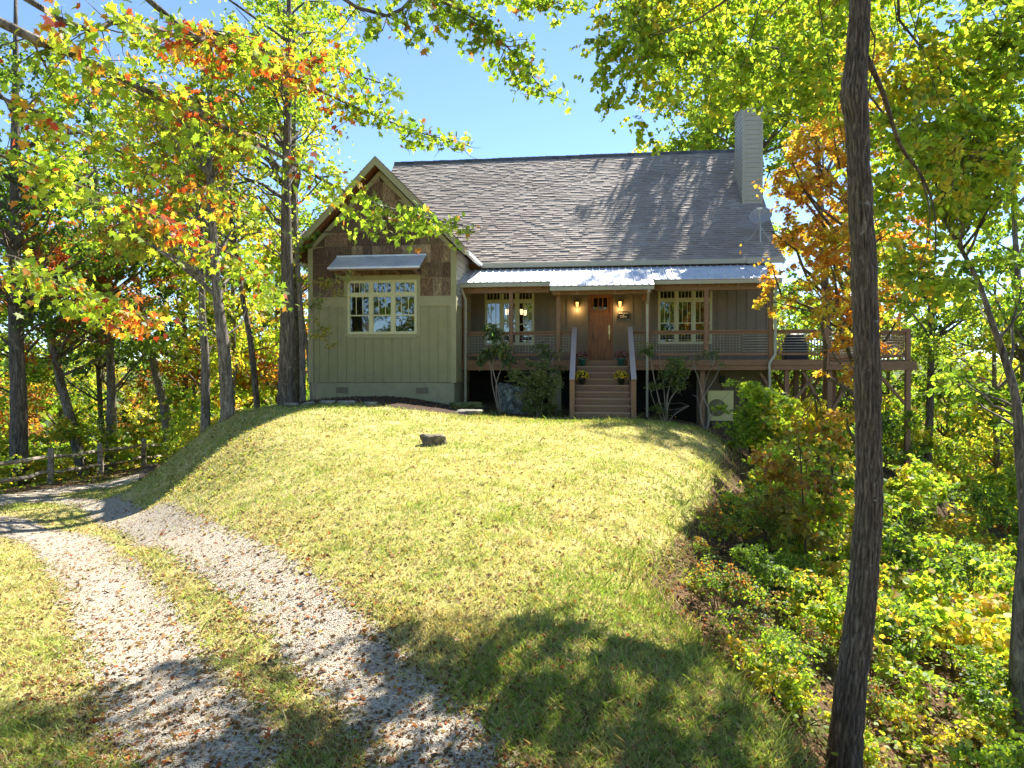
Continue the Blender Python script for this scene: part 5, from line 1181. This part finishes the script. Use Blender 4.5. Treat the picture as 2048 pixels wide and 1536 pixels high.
# no leaf hangs before the open sky or the porch
bad=inpoly(px,py,[(945,120),(1000,190),(1060,215),(1120,215),(1500,300),(1500,900),(560,900),(580,640),(640,490),(930,500),(965,440),(960,330),(940,310)])
bad|=inpoly(px,py,[(745,325),(700,255),(760,290),(960,300),(960,410),(830,360)]); P,A=P[~bad],A[~bad]; k=sunkeep(P,.3); P,A=P[k],A[k]; px,py=project(P)
n=len(P); Nn=rng.normal(size=(n,3))*.8; Nn[:,2]+=.6
# autumn colour sits on the left of the tree, the branch tips are still green
Cc=colours('maple',n); rv=np.sin(P[:,0]*2.3+P[:,2]*1.7)*np.sin(P[:,1]*2.1-P[:,2]*2.6+1)+.5*np.sin(P[:,0]*5+P[:,1]*4); redp=(px<700)&(rng.random(n)<np.where(rv>.45,.62,.05)); Cc[redp]=colours([(ORG,3),(RED,3),(GOLD,1)],int(redp.sum())); gr_=(px>720); Cc[gr_]=colours([(YG,4),(GRN,4),(LIME,2),(RUST,.5)],int(gr_.sum()))
leaf_mesh('leaves',P-LOC,A,Nn,.063*rng.uniform(.6,1.2,n),Cc,'maple',M['leaf'],t)
g=np.random.default_rng(6); cl=[(g.uniform(-3.2,3.2),g.uniform(-2.5,2.5),g.uniform(7.5,12.5),g.uniform(.6,1)) for _ in range(30)]
sprays(cl,9000,'maple',.10,'maple',parent=t,origin=tuple(LOC),keep=lambda P:sunkeep(P)&(P[:,2]>3+.56*P[:,1]+.3),tlen=.7,twigs_per=10,name='crown')

# orange maple right of the house
cl=fill(1560,1720,230,330,15,18,8,.5,.8,11)+fill(1540,1700,330,470,15,18,12,.5,.9,12)+fill(1530,1700,470,610,14.5,17,11,.35,.6,13)+fill(1600,1780,600,700,15,17,5,.3,.5,14)+fill(1610,1760,730,830,15,17,5,.2,.4,15)+fill(1740,1840,350,640,15,18,9,.4,.6,16)+fill(1650,1750,60,240,16,19,8,.6,.9,17)
hero('orange_maple','orange and gold leaved maple between the chimney and the foreground trunk',[(8.8,17,-1.5),(8.85,17,1),(8.75,17.1,4),(8.7,17,7),(8.9,17.3,10.5),(8.9,17.2,13)],[.16,.13,.12,.10,.07,.03],cl,20000,'maple',.10,[(ORG,4),(GOLD,6),(YEL,3),(RUST,.6)],M['barkdark'],seed=31,tlen=.6,twigs_per=10,keep=lambda P:sunkeep(P,.1)&~inpoly(*project(P),[(1462,215),(1500,215),(1508,400),(1548,425),(1545,505),(1490,510),(1462,415)]))
# crooked tree at the right edge
tp=[at(2060,1200,8.5),at(2052,1050,8.6),at(2040,900,8.8),at(2032,800,8.9),at(2008,712,9),at(1987,654,9),at(1958,568,9.1),at(1923,500,9.2),at(1880,430,9.4)]
tp=[(tp[0][0]-.05,8.4,gz(tp[0][0],8.4)-.2)]+tp
cl=fill(1890,2048,330,440,8.5,10,8,.25,.4,51)+fill(1860,2048,120,330,8.5,11,18,.35,.6,52)+fill(1950,2090,440,620,9,10.5,4,.12,.2,53)+fill(1900,2048,700,830,9,10,5,.15,.28,54)
hero('crooked_tree','slender crooked tree with thin arching limbs at the right edge',tp,[.10,.09,.075,.062,.052,.045,.038,.032,.026,.016],cl,9000,'oval',.085,'yg',M['bark'],seed=33,tlen=.4,twigs_per=12,limb_r=.05)
tp=[(*at(2048,1300,8)[:2],gz(*at(2048,1300,8)[:2])-.3),at(2056,1250,8),at(2060,1160,8),at(2070,1060,8),at(2076,900,8.1),at(2090,750,8.2),(6.6,8.3,5),(6.8,8.4,8),(6.9,8.6,11)]
g=np.random.default_rng(77); cl=[(6.6+g.uniform(-2.5,2.5),8.8+g.uniform(-2.5,2.5),g.uniform(8.5,13),g.uniform(.5,.9)) for _ in range(24)]
hero('edge_tree','thick grey trunk cut off by the right edge of the picture',tp,[.20,.165,.155,.145,.14,.13,.11,.08,.04],cl,8000,'big',.10,'yg',M['bark'],seed=34,keep=both)

# trees on the left behind the lawn
def stem(px0,py0,D0,px1,py1,top):
    a=at(px0,py0,D0); b=at(px1,py1,D0); k=(top-a[2])/(b[2]-a[2]); g0=gz(a[0],a[1])
    mid=[a[i]+(b[i]-a[i])*.5 for i in range(3)]; mid[0]+=.06
    return [(a[0],a[1],g0-.2),(a[0],a[1],g0+.25),tuple(mid),b,(b[0]+(b[0]-a[0])*.45*(k-1),D0+.2,b[2]+(top-b[2])*.5),(b[0]+(b[0]-a[0])*.35*(k-1),D0+.3,top)]
def crownfill(cx,cy,r,z0,z1,n,r0,r1,seed):
    g=np.random.default_rng(seed); o=[]
    while len(o)<n:
        u=g.normal(size=3); u/=np.linalg.norm(u); u*=g.random()**.4; z=(z0+z1)/2+u[2]*(z1-z0)/2; o.append((cx+u[0]*r,cy+u[1]*r,z,g.uniform(r0,r1)))
    return o
LT=[('oak_tree','straight dark trunk standing just left of the cabin wing',(570,812,20.3,572,400),16,.19,.14,(-7.6,21,2.6,6.5,17,46,.55,1.0),'yg',.10,M['barkdark']),
    ('gold_leaved_tree','brown trunk with orange and yellow leaves on the left crest of the mound',(455,836,19.3,432,560),13,.17,.13,(-8.9,19.6,2.3,4.2,13,46,.5,.9),'yellow',.105,M['bark']),
    ('maple_sapling','shaded brown trunk close behind the one on the mound crest',(410,846,21.5,404,600),14,.13,.10,(-10.2,21.7,2.4,6,14,32,.5,.9),'rustmix',.11,M['bark']),
    ('slender_tree','pale slender trunk between the dark trunk and the cabin wing',(606,806,22.5,592,480),13,.09,.07,(-7.3,22.6,1.7,6.5,13.5,20,.4,.7),'green',.11,M['bark']),
    ('slender_tree','short pale leaning stem nearest to the cabin wing',(624,800,23.5,600,600),9,.06,.045,(-7.6,23.8,1.0,5.5,9,8,.3,.5),'green',.10,M['bark']),
    ('leaning_tree','thin dark trunk leaning left with its top in yellow leaves',(517,822,24,480,560),13,.10,.075,(-10.2,24.2,2.2,6.5,13,26,.5,.9),'yg',.12,M['barkdark']),
    ('grey_tree','pale grey trunk leaning over the far end of the fence',(343,892,33,308,730),16,.22,.17,(-18,33,3.6,5.5,17,44,.7,1.2),'rustmix',.15,M['bark']),
    ('shade_tree','thick dark trunk behind the fence at the left edge',(38,960,25,30,620),17,.27,.22,(-18.2,25,4.2,4,17,60,.7,1.3),'green',.14,M['barkdark']),
    ('fence_tree','leaning trunk behind the fence with pinkish red leaves',(165,960,28.5,112,720),14,.2,.15,(-18.2,28.4,3,3,10,36,.6,1.0),'red',.13,M['bark']),
    ('forest_tree','thin straight trunk deep in the wood left of the mound',(370,800,36,366,600),15,.13,.10,(-17.2,36,2.6,6,15,24,.7,1.1),'green',.16,M['barkdark'])]
for i,(nm,lab,s,top,r0,r1,cf,pal,sz,bk) in enumerate(LT):
    tp=stem(*s,top); cl=crownfill(*cf,100+i)
    hero(nm,lab,tp,[r0*1.5,r0*1.12,r0,r1,r1*.7,r1*.25],cl,int(len(cl)*340),'rhomb' if sz>.115 else 'oval',sz,pal,bk,seed=60+i,tlen=.8,twigs_per=8,keep=lambda P:sunkeep(P,.12)&viewkeep(P,.0))

# woodland beyond: prototypes, then copies
protos=[]
for i,(nm,h,r,cz,cr,nc,nl,pal,bk) in enumerate([('woodland_tree',17,.20,3.5,3.6,44,9500,'green',M['bark']),('woodland_tree',19,.24,5,4.0,48,10500,'yg',M['barkdark']),('woodland_tree',15,.18,2.5,3.2,40,8500,'yellow',M['bark']),('woodland_tree',13,.15,2,3.0,36,8000,'rustmix',M['bark']),('woodland_tree',18,.22,4,3.8,46,9500,'dark',M['barkdark']),('woodland_tree',11,.13,1.5,2.8,32,7500,'orange',M['bark'])]):
    protos.append(make_tree(nm,h,r,cz,cr,nc,nl,'rhomb',.20,pal,bk,lean=(rng.uniform(-.04,.04),rng.uniform(-.03,.03)),seed=200+i,tlen=1.0))
g=np.random.default_rng(42)
spots=[]
def region(n,x0,x1,y0,y1,kinds,mind,lab,grp,smin=.85,smax=1.15,ok=None):
    c=0; tries=0
    while c<n and tries<4000:
        tries+=1; x,y=g.uniform(x0,x1),g.uniform(y0,y1)
        if ok and not ok(x,y): continue
        if all(math.hypot(x-a,y-b)>mind for a,b,*_ in spots): spots.append((x,y,int(g.choice(kinds)),g.uniform(smin,smax),lab,grp)); c+=1
region(19,-52,-12,46,78,[0,1,2,3,5],4.0,'woodland tree far back in the wood on the left','trees far back in the wood',ok=lambda x,y:x/y<-.27)
region(18,-50,-19,26,64,[0,1,2,3,4,5],4.0,'woodland tree of the mixed wood beyond the rail fence','trees beyond the rail fence',ok=lambda x,y:x<-.30*y-9.5 or y>40 and x<-.3*y)
region(8,-19,-8,27,46,[0,1,2,3],3.2,'woodland tree behind the mound, left of the cabin','trees behind the mound',ok=lambda x,y:x/y<-.31)
region(14,10,26,36,60,[0,1,2,4],4.0,'tall woodland tree behind the right side of the cabin','trees behind the cabin',1.1,1.35,ok=lambda x,y:.20<x/y<.56 and housebox(x,y)[1]>18 and not (x>12 and y<40))
region(30,13,46,20,58,[0,2,3,5,1],3.2,'low woodland tree down the slope right of the deck','trees down the slope',.5,.78,ok=lambda x,y:x/y>.52)
protos.append(make_tree('tall_tree',26,.24,13.5,3.7,60,19000,'rhomb',.18,'yg',M['bark'],seed=210,tlen=1.0)); TALL=len(protos)-1
for lx,ly,sc_ in ((8.0,13.2,1.08),(9.9,9.3,1.03),(6.3,16.8,1.12)): q_=hp(lx,ly,0); spots.append((q_[0],q_[1],TALL,sc_,'tall bare stemmed woodland tree close behind the chimney side of the cabin','tall trees close behind the cabin'))
region(12,17,46,25,52,[0,2,3,1],3.4,'woodland tree far down the slope at the right','trees far down the slope',.85,1.1,ok=lambda x,y:.64<x/y<.92)
# wood behind the viewpoint, seen in the window glass
region(22,-34,30,-34,-13,[0,1,2,3],5,'woodland tree across the drive from the cabin','trees across the drive')
used=set()
for x,y,k,s,lab,grp in spots:
    o=protos[k] if k not in used else copy_tree(protos[k]); used.add(k)
    o.location=(x,y,gz(x,y)-.1); o.rotation_euler=(0,0,g.uniform(0,6.28)); o.scale=(s*g.uniform(.92,1.08),s*g.uniform(.92,1.08),s); tag(o,lab,'tree',grp)

# ------------------------------------------------------------------ shrubs by the porch
def hero_px(name,label,stems,clumps,nleaf,shape,size,pal,mt,seed,tlen=.3,droop=.3,cat='shrub',group=None,keep=None,tp=10,per=.004,D=None,upn=.8):
    """stems: list of (pixel,pixel,depth,radius) chains"""
    global rng; rng=np.random.default_rng(seed); random.seed(seed)
    b=at(*stems[0][0][:3]); loc=(b[0],b[1],gz(b[0],b[1])); t=tag(empty(name,loc),label,cat,group); m=MB()
    for s in stems:
        P=[at(*q[:3]) for q in s]; P[0]=(P[0][0],P[0][1],min(P[0][2],gz(P[0][0],P[0][1])-.05)) if s[0][1]>stems[0][0][1]-6 else P[0]
        C=catmull3(rel(loc,P),4); rr=np.interp(np.linspace(0,1,len(C)),np.linspace(0,1,len(s)),[q[3] for q in s]); m.tube(C,list(rr),6,jit=.1)
    cl=[(c[0]-loc[0],c[1]-loc[1],c[2]-loc[2],c[3]) for c in cl_px(clumps)]
    ends=[np.array(rel(loc,[at(*s[-1][:3])])[0]) for s in stems]
    for c in cl:
        c3=np.array(c[:3]); e=min(ends,key=lambda q:np.linalg.norm(q-c3)); 
        for _ in range(4): m.tube(wiggle(e,c3+rng.normal(size=3)*c[3]*.6,4,.4),[.008,.007,.005,.004,.002],4,cap=False)
    m.build('stems',mt,t,smooth=True)
    if nleaf: sprays(cl,nleaf,shape,size,pal,parent=t,origin=loc,keep=keep,tlen=tlen,twigs_per=tp,droop=droop,name='leaves',upn=upn)
    return t
hero_px('rhododendron','leggy rhododendron with drooping leaves before the left porch railing',[[(1003,822,22.3,.03),(996,780,22.3,.025),(985,735,22.3,.02),(990,712,22.3,.018)],[(1000,822,22.3,.022),(992,775,22.2,.02),(1003,735,22.2,.015),(1015,700,22.2,.012)],[(998,822,22.3,.02),(985,770,22.3,.018),(980,730,22.3,.014),(962,708,22.3,.012)]],[(990,665,22.3,.22),(1000,690,22.2,.30),(975,700,22.3,.20),(1010,712,22.2,.18),(958,712,22.3,.13),(985,650,22.3,.14)],1100,'oval',.12,'rhodo',M['twiggrey'],301,droop=.9)
hero_px('evergreen_shrub','broad rounded shrub with a few bright yellow tips before the boulder',[[(1075,836,21.6,.03),(1070,800,21.6,.02),(1055,770,21.6,.015)],[(1078,836,21.6,.03),(1085,800,21.6,.02),(1095,765,21.6,.015)],[(1072,836,21.6,.02),(1050,810,21.6,.015),(1035,785,21.6,.012)],[(1076,836,21.6,.02),(1078,790,21.6,.015),(1072,745,21.6,.012)]],[(1060,790,21.5,.38),(1090,780,21.6,.42),(1078,755,21.6,.36),(1045,760,21.5,.32),(1105,760,21.6,.28),(1068,815,21.5,.36),(1100,815,21.7,.30),(1030,745,21.5,.2),(1085,730,21.6,.22),(1060,725,21.6,.18)],11000,'oval',.055,[((.15,.19,.07),5),((.24,.27,.11),4),((.34,.35,.16),2),((.60,.58,.10),.7)],M['twiggrey'],302,tp=60)
hero_px('porch_bush','dark leafed small bush reaching over the lower left stair side',[[(1112,828,22.2,.02),(1108,780,22.2,.014),(1098,730,22.2,.010)],[(1112,828,22.2,.02),(1120,790,22.2,.012),(1116,745,22.2,.008)]],[(1095,705,22.3,.2),(1082,690,22.3,.16),(1110,735,22.2,.18),(1120,700,22.3,.08)],420,'oval',.09,'rhodo',M['twiggrey'],303,droop=.7)
hero_px('leggy_shrub','grey branching shrub with a green top right of the stairs',[[(1332,848,21.6,.03),(1318,800,21.6,.025),(1305,740,21.6,.018),(1300,700,21.6,.012)],[(1334,848,21.6,.03),(1335,790,21.5,.022),(1350,740,21.5,.015)],[(1330,848,21.6,.025),(1340,800,21.6,.02),(1370,760,21.6,.014),(1388,730,21.6,.008)],[(1334,848,21.6,.02),(1350,828,21.5,.016),(1378,812,21.5,.008)],[(1330,848,21.6,.02),(1312,815,21.6,.015),(1296,765,21.6,.008),(1290,720,21.6,.005)],[(1332,848,21.6,.02),(1328,780,21.6,.015),(1320,720,21.6,.01),(1316,690,21.6,.006)]],[(1352,722,21.5,.26),(1340,745,21.5,.24),(1362,740,21.5,.22),(1352,765,21.5,.18),(1290,700,21.6,.15),(1298,688,21.6,.10),(1318,815,21.6,.20),(1308,770,21.6,.12)],3400,'oval',.065,[((.14,.20,.06),5),((.22,.28,.09),4),((.09,.13,.04),2)],M['twiggrey'],304,droop=.5,tp=40)
hero_px('bare_shrub','almost bare twisted grey shrub in front of the heat pump',[[(1412,862,21.4,.035),(1418,825,21.4,.03),(1405,790,21.4,.022),(1398,760,21.4,.015),(1390,740,21.4,.01)],[(1410,862,21.4,.03),(1400,820,21.4,.02),(1412,785,21.4,.016),(1428,760,21.4,.010),(1440,735,21.4,.006)],[(1413,862,21.4,.02),(1424,830,21.4,.014),(1440,805,21.4,.008),(1458,785,21.4,.005)],[(1405,790,21.4,.01),(1412,760,21.4,.008),(1425,730,21.4,.004)],[(1408,860,21.4,.012),(1396,800,21.4,.01),(1385,790,21.4,.006)]],[(1400,710,21.5,.26),(1425,705,21.5,.26),(1440,725,21.5,.2),(1385,705,21.5,.15)],330,'oval',.06,'rhodo',M['twiggrey'],305,droop=.6)
hero_px('wispy_shrub','wispy thin stemmed shrub with yellow leaves before the wing wall',[[(628,806,21.3,.02),(622,760,21.3,.012),(630,700,21.3,.008),(650,640,21.3,.004)],[(626,806,21.3,.02),(616,750,21.3,.012),(614,690,21.3,.007),(622,620,21.3,.004)],[(630,806,21.3,.018),(632,750,21.3,.01),(622,700,21.3,.006),(640,660,21.3,.004)],[(628,806,21.3,.015),(640,740,21.3,.008),(665,690,21.3,.003)]],[(650,560,21.3,.30),(690,548,21.3,.26),(632,600,21.3,.28),(640,660,21.3,.28),(665,690,21.2,.14),(675,580,21.3,.2),(620,640,21.3,.2),(600,560,21.3,.26)],750,'oval',.085,[((.34,.36,.10),4),((.45,.38,.08),3),((.20,.25,.08),3)],M['twiggrey'],306,droop=.5)
# bank to the right: saplings and bushes
hero_px('lime_sapling','bright lime green broad leaved sapling beside the heat pump',[[(1500,905,18.5,.035),(1498,850,18.5,.025),(1490,790,18.5,.015)],[(1505,905,18.5,.03),(1520,850,18.5,.02),(1530,800,18.5,.012)]],[(1490,770,18.4,.34),(1510,800,18.5,.40),(1478,820,18.3,.34),(1530,790,18.5,.34),(1500,855,18.2,.42),(1540,840,18.4,.36),(1475,880,18,.34),(1530,890,18.2,.4)],2300,'maple',.12,[(LIME,5),(YG,4),(GRN,1)],M['twig'],311,tlen=.4)
hero_px('golden_sapling','golden yellow leafed sapling under the side deck',[[(1640,905,17,.03),(1635,850,17,.02),(1630,790,17,.012)]],[(1630,810,17,.34),(1660,830,17,.32),(1600,845,17,.34),(1640,870,16.8,.4),(1680,880,16.8,.34),(1590,890,16.8,.3)],1500,'oval',.13,[(YEL,5),(LIME,3),(GOLD,2)],M['twig'],312,droop=.8)
hero_px('bronze_sapling','thin stemmed bronze and yellow sapling on the bank left of the big trunk',[[(1610,1230,11,.025),(1612,1120,11,.02),(1606,1000,11,.015),(1600,900,11,.01)],[(1560,1180,11.5,.02),(1555,1080,11.5,.014),(1560,980,11.5,.01)],[(1660,1180,11.5,.02),(1655,1080,11.5,.014),(1665,950,11.5,.01)]],[(1600,890,11,.26),(1560,930,11,.34),(1630,960,11,.36),(1540,1000,11,.30),(1590,1030,10.8,.36),(1660,1010,11,.3),(1640,1080,11,.3),(1530,1060,11.3,.22),(1680,920,11.5,.3),(1660,860,11.5,.25)],2700,'big',.088,[((.33,.30,.06),4),((.40,.24,.06),3),(ORG,1),(YG,3),(BRN,1)],M['twig'],313,tlen=.35)
def make_bush(name,h,r,nc,nl,shape,size,pal,seed,tlen=.4):
    global rng; rng=np.random.default_rng(seed); random.seed(seed); root=empty(name,(0,0,0)); m=MB(); cl=[]
    for i in range(nc):
        a=rng.uniform(0,6.28); rr=r*rng.random()**.6; z=h*rng.uniform(.25,1)*(1-.35*(rr/r)); cl.append((rr*math.cos(a),rr*math.sin(a),z,rng.uniform(.18,.34)*max(.7,r)))
    for c in cl: m.tube(wiggle((c[0]*.15,c[1]*.15,-.1),c[:3],5,.25,.0),[.016,.014,.011,.008,.005,.003],5,cap=False)
    m.build('stems',M['twig'],root,smooth=True); sprays(cl,nl,shape,size,pal,parent=root,tlen=tlen,twigs_per=10,name='leaves'); return root
bp=[make_bush('bank_bush',1.9,1.1,14,2600,'big',.095,'bush',401),make_bush('bank_bush',1.3,.9,11,2000,'oval',.085,'bush',402),make_bush('bank_bush',2.6,1.3,18,3200,'maple',.11,'bush',403),make_bush('bank_bush',1.6,.9,11,1700,'big',.09,[(YEL,4),(GOLD,2),(LIME,3),(YG,2)],404),make_bush('bank_bush',2.2,1.2,14,2300,'oval',.095,[(GRN,4),(YG,4),(DGR,2)],405),make_bush('red_bush',2.2,1.2,14,2400,'oval',.10,'red',406),make_bush('dusky_bush',2.0,.9,11,1100,'oval',.085,[(GRN,4),(DGR,3),(BRN,3),(RUST,1.2),(YG,1.5)],407),make_bush('bronze_bush',3.2,.8,12,1300,'big',.085,[(BRN,3),(RUST,2),(YG,3),(GOLD,1),(GRN,2)],408)]
g=np.random.default_rng(9); bs=[]
def bregion(n,ok,x0,x1,y0,y1,kinds,mind,lab,grp,s0=.8,s1=1.2):
    c=0;tr=0
    while c<n and tr<5000:
        tr+=1; x,y=g.uniform(x0,x1),g.uniform(y0,y1)
        if ok(x,y) and all(math.hypot(x-a,y-b)>mind for a,b,*_ in bs): bs.append((x,y,int(g.choice(kinds)),g.uniform(s0,s1),lab,grp)); c+=1
def pdist(x,y): return float(polydist(np.array([x]),np.array([y]),LAWN)[0])
bregion(46,lambda x,y: pdist(x,y)<-1.6 and not(housebox(x,y)[1]>-1.5 and housebox(x,y)[0]<6.5) and x/y<.95 and math.hypot(x-3,y-6)>1.3 and not (y<11.5 and x/y<.50),3.5,18,8.5,26,[0,1,2,3,4,0,3],1.15,'leafy yellow green bush on the wooded bank below the deck','bushes on the bank')
bregion(16,lambda x,y: pdist(x,y)<-1.2 and math.hypot(x-3,y-6)>.9 and x/y<.85 and x/y>.5,3.4,7.5,5.8,9.5,[1,3,4],.75,'low bush on the shaded bank beside the big trunk','low bushes beside the big trunk',.4,.6)
bregion(38,lambda x,y: pdist(x,y)<-.45 and math.hypot(x-3,y-6)>.7 and .26<x/y<.56,2.2,6.5,6.0,13,[1,6,4,6,0],.5,'small seedling bush on the leafy bank left of the big trunk','seedling bushes on the bank',.25,.5)
bregion(7,lambda x,y: pdist(x,y)<-.6 and .35<x/y<.50,3.4,6.5,8.6,13,[7],.7,'tall thin bronze leafed sapling on the bank left of the big trunk','bronze saplings on the bank',.7,1.0)
bregion(15,lambda x,y: pdist(x,y)<-.45 and (.40 if y>14 else .375)<x/y<.50,3.4,8.4,11.5,19,[0,2,3,4,0],.85,'leafy shrub at the edge of the lawn where the bank drops away','shrubs along the lawn edge',.65,1.05)
bregion(7,lambda x,y:x/y>.66,14,24,20,28,[5],1.5,'pinkish red bush far down the bank at the right','red bushes down the bank',1,1.5)
bregion(24,lambda x,y:x/y<-.42 and x<-19.2 or (-.46<x/y<-.34 and gz(x,y)<0),-34,-9,21,44,[0,1,2,3,4],1.9,'tall leafy sapling of the understorey beyond the rail fence','saplings beyond the rail fence',1.5,2.4)
bregion(16,lambda x,y:x/y>.56 and x>8,8,22,13,26,[0,2,3,4],1.5,'tall leafy shrub on the slope beside the deck','tall shrubs beside the deck',1.1,1.7)
bregion(34,lambda x,y:x<-17.4-.0*y and x/y>-.85,-30,-17.4,19,38,[0,1,3,4,2],1.5,'bright undergrowth bush behind the rail fence','bushes behind the fence',.8,1.3)
bregion(14,lambda x,y:-.49<x/y<-.34 and gz(x,y)<.2,-18,-8,24,38,[0,1,4,3],1.5,'green bush in the hollow behind the mound','bushes behind the mound',.9,1.3)
used=set()
for x,y,k,s,lab,grp in bs:
    o=bp[k] if k not in used else copy_tree(bp[k]); used.add(k); o.location=(x,y,gz(x,y)); o.rotation_euler=(0,0,g.uniform(0,6.28)); o.scale=(s,s,s*g.uniform(.9,1.1)); tag(o,lab,'bush',grp)
for L_,us in ((bp,used),):
    for i,o in enumerate(L_):
        if i not in us:
            for c in list(o.children): bpy.data.objects.remove(c)
            bpy.data.objects.remove(o)
# low cover on the banks
rng=np.random.default_rng(15)
def cover(name,n0,x0,x1,y0,y1,dens,pal,size,hmax,label,shape='big'):
    X,Y=scatter(n0,x0,x1,y0,y1,dens); n=len(X); Z=gridz(X,Y)+rng.random(n)**1.6*hmax
    A=unit(n); A[:,2]*=.4; N=rng.normal(size=(n,3))*.6; N[:,2]+=1
    o=leaf_mesh(name,np.stack([X,Y,Z],1),A,N,size*rng.uniform(.5,1.3,n),colours(pal,n),shape,M['leaf']); tag(o,label,'undergrowth',kind='stuff')
nohouse=lambda X,Y:~((housebox(X,Y)[0]>-10.5)&(housebox(X,Y)[0]<6.2)&(housebox(X,Y)[1]>-1.2))
cover('undergrowth',60000,.5,26,4.2,34,lambda X,Y:smooth(.3,1.6,-polydist(X,Y,LAWN))*nohouse(X,Y)*np.clip(patch(X,Y,1.6,4)*1.6-.45,0,1),'bush',.062,.42,'leafy ground cover and seedlings over the right bank')
cover('fence_side_undergrowth',30000,-34,-9,14,40,lambda X,Y:smooth(.1,.6,-polydist(X,Y,LAWN))*nohouse(X,Y)*np.clip(patch(X,Y,1.2,6)*1.4,0,1)*(X<0),'bush',.10,.5,'bright low undergrowth behind the fence')
# weeds and long grass along the lawn edge and the foundation
X,Y=scatter(60000,-12,7.5,5,24,lambda X,Y:np.exp(-(np.abs(polydist(X,Y,LAWN))/.35)**2)*(X>-2)*(trackmask(X,Y)>.4)*.8+((housebox(X,Y)[1]>-3.4)&(housebox(X,Y)[1]<-.3)&(housebox(X,Y)[0]>-4)&(housebox(X,Y)[0]<5))*.5*lawnmask(X,Y)*(~((np.abs(housebox(X,Y)[0])<1)&(housebox(X,Y)[1]>-2.4))))
n=len(X); blades('edge_weeds',X,Y,rng.uniform(.05,.17,n),.003+.0003*Y,colours([((.20,.28,.05),5),((.34,.36,.09),3),((.45,.40,.18),1)],n),.8,label='longer green grass and weeds along the lawn edge')

mfl=lambda X,Y:smooth(-.345,-.40,X/Y)*smooth(13.2,14.6,Y)*lawnmask(X,Y)*smooth(.0,.35,ground(X,Y)+.15)*(trackmask(X,Y)>.15)
X,Y=scatter(26000,-13,-4,13,21,mfl); n=len(X); Z=gridz(X,Y)+rng.random(n)*.10
A=unit(n); A[:,2]*=.5; N=rng.normal(size=(n,3))*.7; N[:,2]+=1
o=leaf_mesh('bank_cover',np.stack([X,Y,Z],1),A,N,.065*rng.uniform(.5,1.3,n),colours([((.22,.20,.06),4),((.30,.24,.09),3),((.20,.24,.06),3),((.26,.15,.07),2)],n),'oval',M['leaf']); tag(o,'olive and brown leafy cover on the steep left flank of the mound','undergrowth',kind='stuff')
